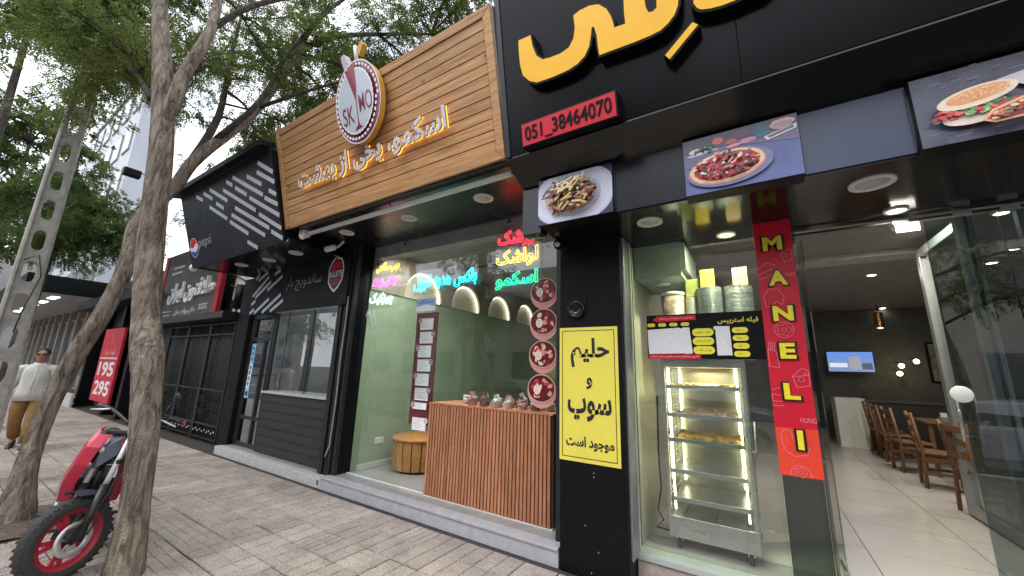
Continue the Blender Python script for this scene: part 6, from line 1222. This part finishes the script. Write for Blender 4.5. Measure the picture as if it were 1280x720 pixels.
for sg in (-1, 1):
    b = MB(); b.tube([BD(-.88, sg * .1, .34), BD(-1.33, sg * .1, .29)], .022, 8); b.out('swingarm', M_bk, mc)
    # shroud: thick curved panel either side of the tank
    b = MB(); cp3 = []; th = .012
    outl = [(-.10, .99, .10), (-.03, .90, .14), (-.03, .77, .165), (-.09, .63, .185), (-.17, .48, .17)]; vs = []
    for lay in (0, th):
        for f, z, l in outl:
            for df, dl in ((.0, -.065), (-.012, 0), (-.13, .01), (-.27, -.015)): vs.append(BD(f + df, sg * (l + dl - lay), z + (.03 if df < -.1 else 0)))
    fs = []
    for i in range(4):
        for j in range(3):
            a_ = i * 4 + j; fs += [(a_, a_ + 1, a_ + 5, a_ + 4), (20 + a_, 24 + a_, 25 + a_, 21 + a_)]
        fs += [(i * 4, i * 4 + 4, 24 + i * 4, 20 + i * 4), (i * 4 + 3, 23 + i * 4, 27 + i * 4, i * 4 + 7)]
    fs += [(0, 20, 21, 1), (1, 21, 22, 2), (2, 22, 23, 3), (16, 17, 37, 36), (17, 18, 38, 37), (18, 19, 39, 38)]
    b.add(vs, fs, False); b.out('tank_shroud', M_mred, mc, .004)
    b = MB(); b.tube([BD(-.62, sg * .12, .28), BD(-.62, sg * .25, .28)], .012, 6); b.out('footpeg', M_bk, mc)
b = MB(); b.tube([BD(-.6, -.13, .24), BD(-.9, -.15, .26), BD(-1.3, -.17, .42)], [.02, .03, .045], 10); b.out('exhaust', M_steel, mc)
b = MB(); b.tube([BD(-.72, .1, .26), OB + h_ * -.68 + l0 * .34 + Z_ * .012], .011, 6); b.out('side_stand', M_bk, mc)

# ================================================================== PERSON
M_skin = mat('skin', (.36, .2, .13), .55, var=.08); M_shirt = mat('shirt_cotton', (.60, .59, .55), .85, var=.1, scale=10, bump=.3, bscale=16); M_trou = mat('ochre_trousers', (.27, .15, .045), .85, var=.15, scale=10, bump=.3, bscale=14); M_hair = mat('black_hair', (.012, .01, .009), .6)
pe = thing('person', 'man in a loose cream shirt, ochre trousers and dark glasses walking on the pavement', 'person', (-11.05, 1.35, 0))
# local frame: facing +x (towards the camera), left hand on +y
PO = Vector((-11.05, 1.33, 0)); pf = Vector((.96, -.28, 0)).normalized(); plf = Vector((.28, .96, 0)).normalized()
def PP(f, l, z): return PO + pf * f + plf * l + Z_ * z
skv = []; ske = []; skr = []
def sk(p_, r, par=None):
    skv.append(PP(*p_)); skr.append(r); i = len(skv) - 1
    if par is not None: ske.append((par, i))
    return i
pel = sk((0, 0, .93), .12); ab = sk((.01, 0, 1.1), .125, pel); che = sk((.01, 0, 1.28), .14, ab); nb_ = sk((0, 0, 1.43), .065, che); nk = sk((.015, 0, 1.49), .052, nb_); hd = sk((.03, 0, 1.56), .075, nk); hd2 = sk((.035, 0, 1.645), .082, hd); hd3 = sk((.02, 0, 1.69), .06, hd2)
hands = []
for sg, el, wr, hn in ((1, (-.06, .27, 1.13), (.08, .29, .9), (.11, .285, .82)), (-1, (-.05, -.27, 1.13), (-.02, -.31, .88), (.0, -.31, .80))):
    sh_ = sk((0, sg * .17, 1.385), .058, che); e_ = sk(el, .042, sh_); w_i = sk(wr, .028, e_); h_i = sk(hn, .033, w_i); hands.append((sg, wr, hn))
for sg, kn, an, toe in ((1, (.18, .11, .5), (.22, .12, .09), (.36, .13, .045)), (-1, (.02, -.10, .5), (-.28, -.11, .16), (-.2, -.12, .06))):
    hp = sk((0, sg * .09, .88), .085, pel); k_ = sk(kn, .058, hp); a_ = sk(an, .04, k_); f_i = sk(toe, .035, a_)
me = bpy.data.meshes.new('body'); me.from_pydata([tuple(Vector(v) - Vector((-11.05, 1.35, 0))) for v in skv], ske, []); bo = bpy.data.objects.new('body', me); COL.objects.link(bo)
sm_ = bo.modifiers.new('skin', 'SKIN'); bo.modifiers.new('sub', 'SUBSURF').levels = 2
for i, r in enumerate(skr): me.skin_vertices[0].data[i].radius = (r, r); me.skin_vertices[0].data[i].use_root = (i == 0)
dg = bpy.context.evaluated_depsgraph_get(); dg.update(); me2 = bpy.data.meshes.new_from_object(bo.evaluated_get(dg)); bpy.data.objects.remove(bo)
me2.materials.clear(); me2.materials.append(M_skin)
for p_ in me2.polygons: p_.use_smooth = True
bo = bpy.data.objects.new('body', me2); COL.objects.link(bo); bo.parent = pe
Mh = Matrix((pf, plf, Z_)).transposed()
b = MB(); b.ball(PP(.025, 0, 1.615), .092, .075, .118, 18, 14, Mh); b.ball(PP(.118, 0, 1.60), .018, .014, .026, 8, 6, Mh); b.ball(PP(.075, 0, 1.54), .035, .04, .035, 10, 6, Mh)
for sg in (-1, 1): b.ball(PP(.015, sg * .078, 1.61), .02, .01, .032, 8, 6, Mh)
b.out('head', M_skin, pe)
b = MB(); b.ball(PP(.108, 0, 1.558), .01, .026, .007, 8, 5, Mh); b.out('mouth', mat('lips', (.25, .1, .08), .5), pe)
b = MB()
for i in range(60):
    a = rnd.uniform(0, 6.28); e = rnd.uniform(.15, 1.5); d = (math.cos(a) * math.cos(e), math.sin(a) * math.cos(e), math.sin(e))
    if d[0] > .55 and d[2] < .6: continue
    b.ball(PP(.012 + d[0] * .085, d[1] * .074, 1.635 + d[2] * .095), .03, .03, .024, 7, 5, Mh)
b.out('hair', M_hair, pe)
b = MB()
for sg in (-1, 1): b.ball(PP(.108, sg * .034, 1.632), .012, .03, .021, 10, 6, Mh); b.bar(PP(.1, sg * .066, 1.636), PP(.0, sg * .082, 1.63), .006)
b.bar(PP(.115, -.02, 1.636), PP(.115, .02, 1.636), .006); b.out('sunglasses', M_bk, pe)
b = MB(); b.tube([PP(0, 0, .82), PP(0, 0, .96), PP(.01, 0, 1.12), PP(.015, 0, 1.27), PP(.01, 0, 1.38), PP(.0, 0, 1.445), PP(.0, 0, 1.475)], [(.205, .165), (.19, .148), (.172, .128), (.178, .13), (.165, .11), (.10, .085), (.066, .062)], 22)
sh = b
for sg, el, wr, hn in ((1, (-.06, .27, 1.13), (.08, .29, .9), None), (-1, (-.05, -.27, 1.13), (-.02, -.31, .88), None)):
    sh.tube([PP(0, sg * .11, 1.395), PP(0, sg * .185, 1.375), PP(el[0] * .6, sg * .222, 1.25), PP(el[0], el[1] * .9, el[2]), PP((el[0] + wr[0]) / 2, (el[1] + wr[1]) / 2, (el[2] + wr[2]) / 2), PP(wr[0], wr[1], wr[2] + .02)], [.06, .078, .068, .062, .056, .046], 14)
# soft folds
for i, v in enumerate(sh.v):
    q = Vector(v); f_ = .011 * math.sin(q.z * 34 + q.y * 25) + .006 * math.sin(q.z * 77 + q.y * 60); sh.v[i] = tuple(q + pf * f_ + plf * f_ * .6)
sh.out('shirt', M_shirt, pe)
b = MB(); b.tube([PP(.09, -.03, 1.43), PP(.10, 0, 1.405), PP(.09, .03, 1.43), PP(.02, .068, 1.475), PP(-.05, 0, 1.49), PP(.02, -.068, 1.475), PP(.09, -.03, 1.43)], .012, 6); b.tube([PP(.128, 0, 1.40), PP(.165, 0, 1.15), PP(.155, 0, .88)], .007, 6); b.out('collar_and_placket', M_shirt, pe)
b = MB()
for sg, kn, an in ((1, (.18, .11, .5), (.22, .12, .1)), (-1, (.02, -.10, .5), (-.27, -.11, .18))):
    b.tube([PP(0, sg * .07, .97), PP(0, sg * .095, .86), PP(kn[0] * .5, sg * .105, .68), PP(*kn), PP((kn[0] + an[0]) / 2, sg * .115, (kn[2] + an[2]) / 2), PP(an[0], an[1], an[2] + .02)], [.098, .104, .098, .084, .08, .084], 16)
for i, v in enumerate(b.v):
    q = Vector(v); f_ = .006 * math.sin(q.z * 38 + q.y * 15); b.v[i] = tuple(q + pf * f_)
b.out('trousers', M_trou, pe)
for sg, an, up in ((1, (.24, .12, .05), 0), (-1, (-.24, -.11, .09), .35)):
    d_ = Vector((math.cos(up), 0, -math.sin(up))); b = MB(); c = [PP(an[0] - .08 + d_[0] * t, an[1], an[2] + d_[2] * t) for t in (0, .06, .14, .22, .27)]; b.tube(c, [(.035, .04), (.042, .05), (.045, .035), (.045, .028), (.03, .02)], 12); o = b.out('shoe', M_bk, pe); b = MB(); b.bar(PP(an[0] - .08, an[1], an[2] - .04), PP(an[0] - .08 + d_[0] * .27, an[1], an[2] - .04 + d_[2] * .27), .085, .014); b.out('sole', M_white, o)
b = MB()
for sg, wr, hn in hands:
    W0, H0 = PP(*wr), PP(*hn); d = (H0 - W0).normalized(); sdv = pf; c = H0
    for k, ln2 in enumerate((.065, .075, .072, .055)):
        st_ = c + sdv * (-.03 + k * .02) + d * .02; b.tube([st_, st_ + d * ln2 * .5 + plf * -sg * .006, st_ + d * ln2 + plf * -sg * .022], [.009, .008, .006], 6)
    b.tube([c + sdv * .03 - d * .02, c + sdv * .052 + d * .01, c + sdv * .05 + d * .04], [.011, .009, .007], 6)
b.out('fingers', M_skin, pe)

# ================================================================== ACROSS THE STREET (seen in the shop glass)
def car(x, y, label, colr, nm):
    t = thing('parked_car', label, 'car', (x, y, -.15), 'cars parked along the kerb'); L_, Wd = 4.3, 1.7
    prof = [(-2.15, .35), (-2.15, .72), (-2.0, .85), (-1.35, .93), (-.75, 1.40), (.75, 1.42), (1.35, 1.0), (2.05, .88), (2.15, .7), (2.15, .35)]
    b = MB(); vs = [(x + p_[0], y + s * (Wd / 2 - (.13 if p_[1] > 1.2 else 0)), p_[1] - .15) for s in (-1, 1) for p_ in prof]; n = len(prof)
    b.add(vs, [tuple(range(n)), tuple(range(2 * n - 1, n - 1, -1))] + [((i + 1) % n, i, n + i, n + (i + 1) % n) for i in range(n)]); b.out('body', mat('car_paint_' + nm, colr, .25, coat=.5, var=.02), t, .04)
    for s in (-1, 1):
        b = MB(); yy = y + s * (Wd / 2 - .06); b.add([(x - 1.2, yy + s * .07, .82), (x + 1.2, yy + s * .07, .85), (x + .72, yy - s * .065, 1.22), (x - .7, yy - s * .065, 1.2)], [(0, 1, 2, 3)]); b.out('side_window', mat('car_glass', (.02, .025, .03), .05), t)
        for wx in (-1.35, 1.35): b = MB(); b.lathe((x + wx, y + s * (Wd / 2 - .1), .16), [(.1, .02), (.2, .0), (.31, .02), (.32, .1), (.31, .18), (.1, .2)], 24, N=(0, s, 0)); wo_ = b.out('wheel', M_rub, t); b = MB(); b.lathe((x + wx, y + s * (Wd / 2 + .08), .16), [(.19, 0), (.18, .03), (.05, .02)], 20, N=(0, s, 0)); b.out('rim', M_alu, wo_)
car(-1.5, -4.6, 'white saloon car parked along the kerb opposite the ice cream shop', (.7, .7, .72), 'white'); car(4.2, -4.6, 'silver saloon car parked along the kerb opposite the restaurant', (.45, .47, .5), 'silver'); car(-7.6, -4.7, 'grey saloon car parked along the kerb near the tree', (.25, .26, .28), 'grey')
op = thing('opposite_building', 'beige row building across the street with rows of windows', 'building', (-4, -16, 0))
b = MB(); b.box(-34, 26, -24, -15, -.2, 8.5); b.out('wall', mat('beige_render', (.42, .38, .33), .8, var=.1, scale=1), op)
for k in range(16):
    for fl in range(2):
        x = -32 + k * 3.6; z = 1.0 + fl * 3.8; f = MB(); f.box(x, x + 2.2, -15, -14.93, z, z + 1.9); w1 = f.out('window', M_bgrey, op); b = MB(); b.box(x + .1, x + 2.1, -14.929, -14.91, z + .1, z + 1.8); b.out('pane', MATS['shop_pane'], w1)
for i, (x, y) in enumerate(((-3.0, -3.9), (3.4, -3.8), (-9.5, -4.4), (-15.5, -4.4), (-22.5, -4.6))):
    t = thing('kerbside_tree', ['kerbside tree behind the camera opposite the ice cream shop', 'kerbside tree behind the camera opposite the restaurant', 'kerbside tree opposite the striped canopy', 'kerbside tree opposite the jewellery shop', 'kerbside tree opposite the far storefront'][i], 'tree', (x, y, 0)); b = MB(); lp = limb(b, [(x, y, -.05), (x + .1, y, 1.6), (x - .1, y, 3.2), (x, y, 5.5)], .13, .04, 10, .05); b.out('trunk', M_bark, t)
    grow_crown(t, b, [lp[4:]], cloud(x, y - .6, 4.6, 2.4, 1.4, 1.7, 22, .9), 2200, M_leaf, .06, 7, 7)
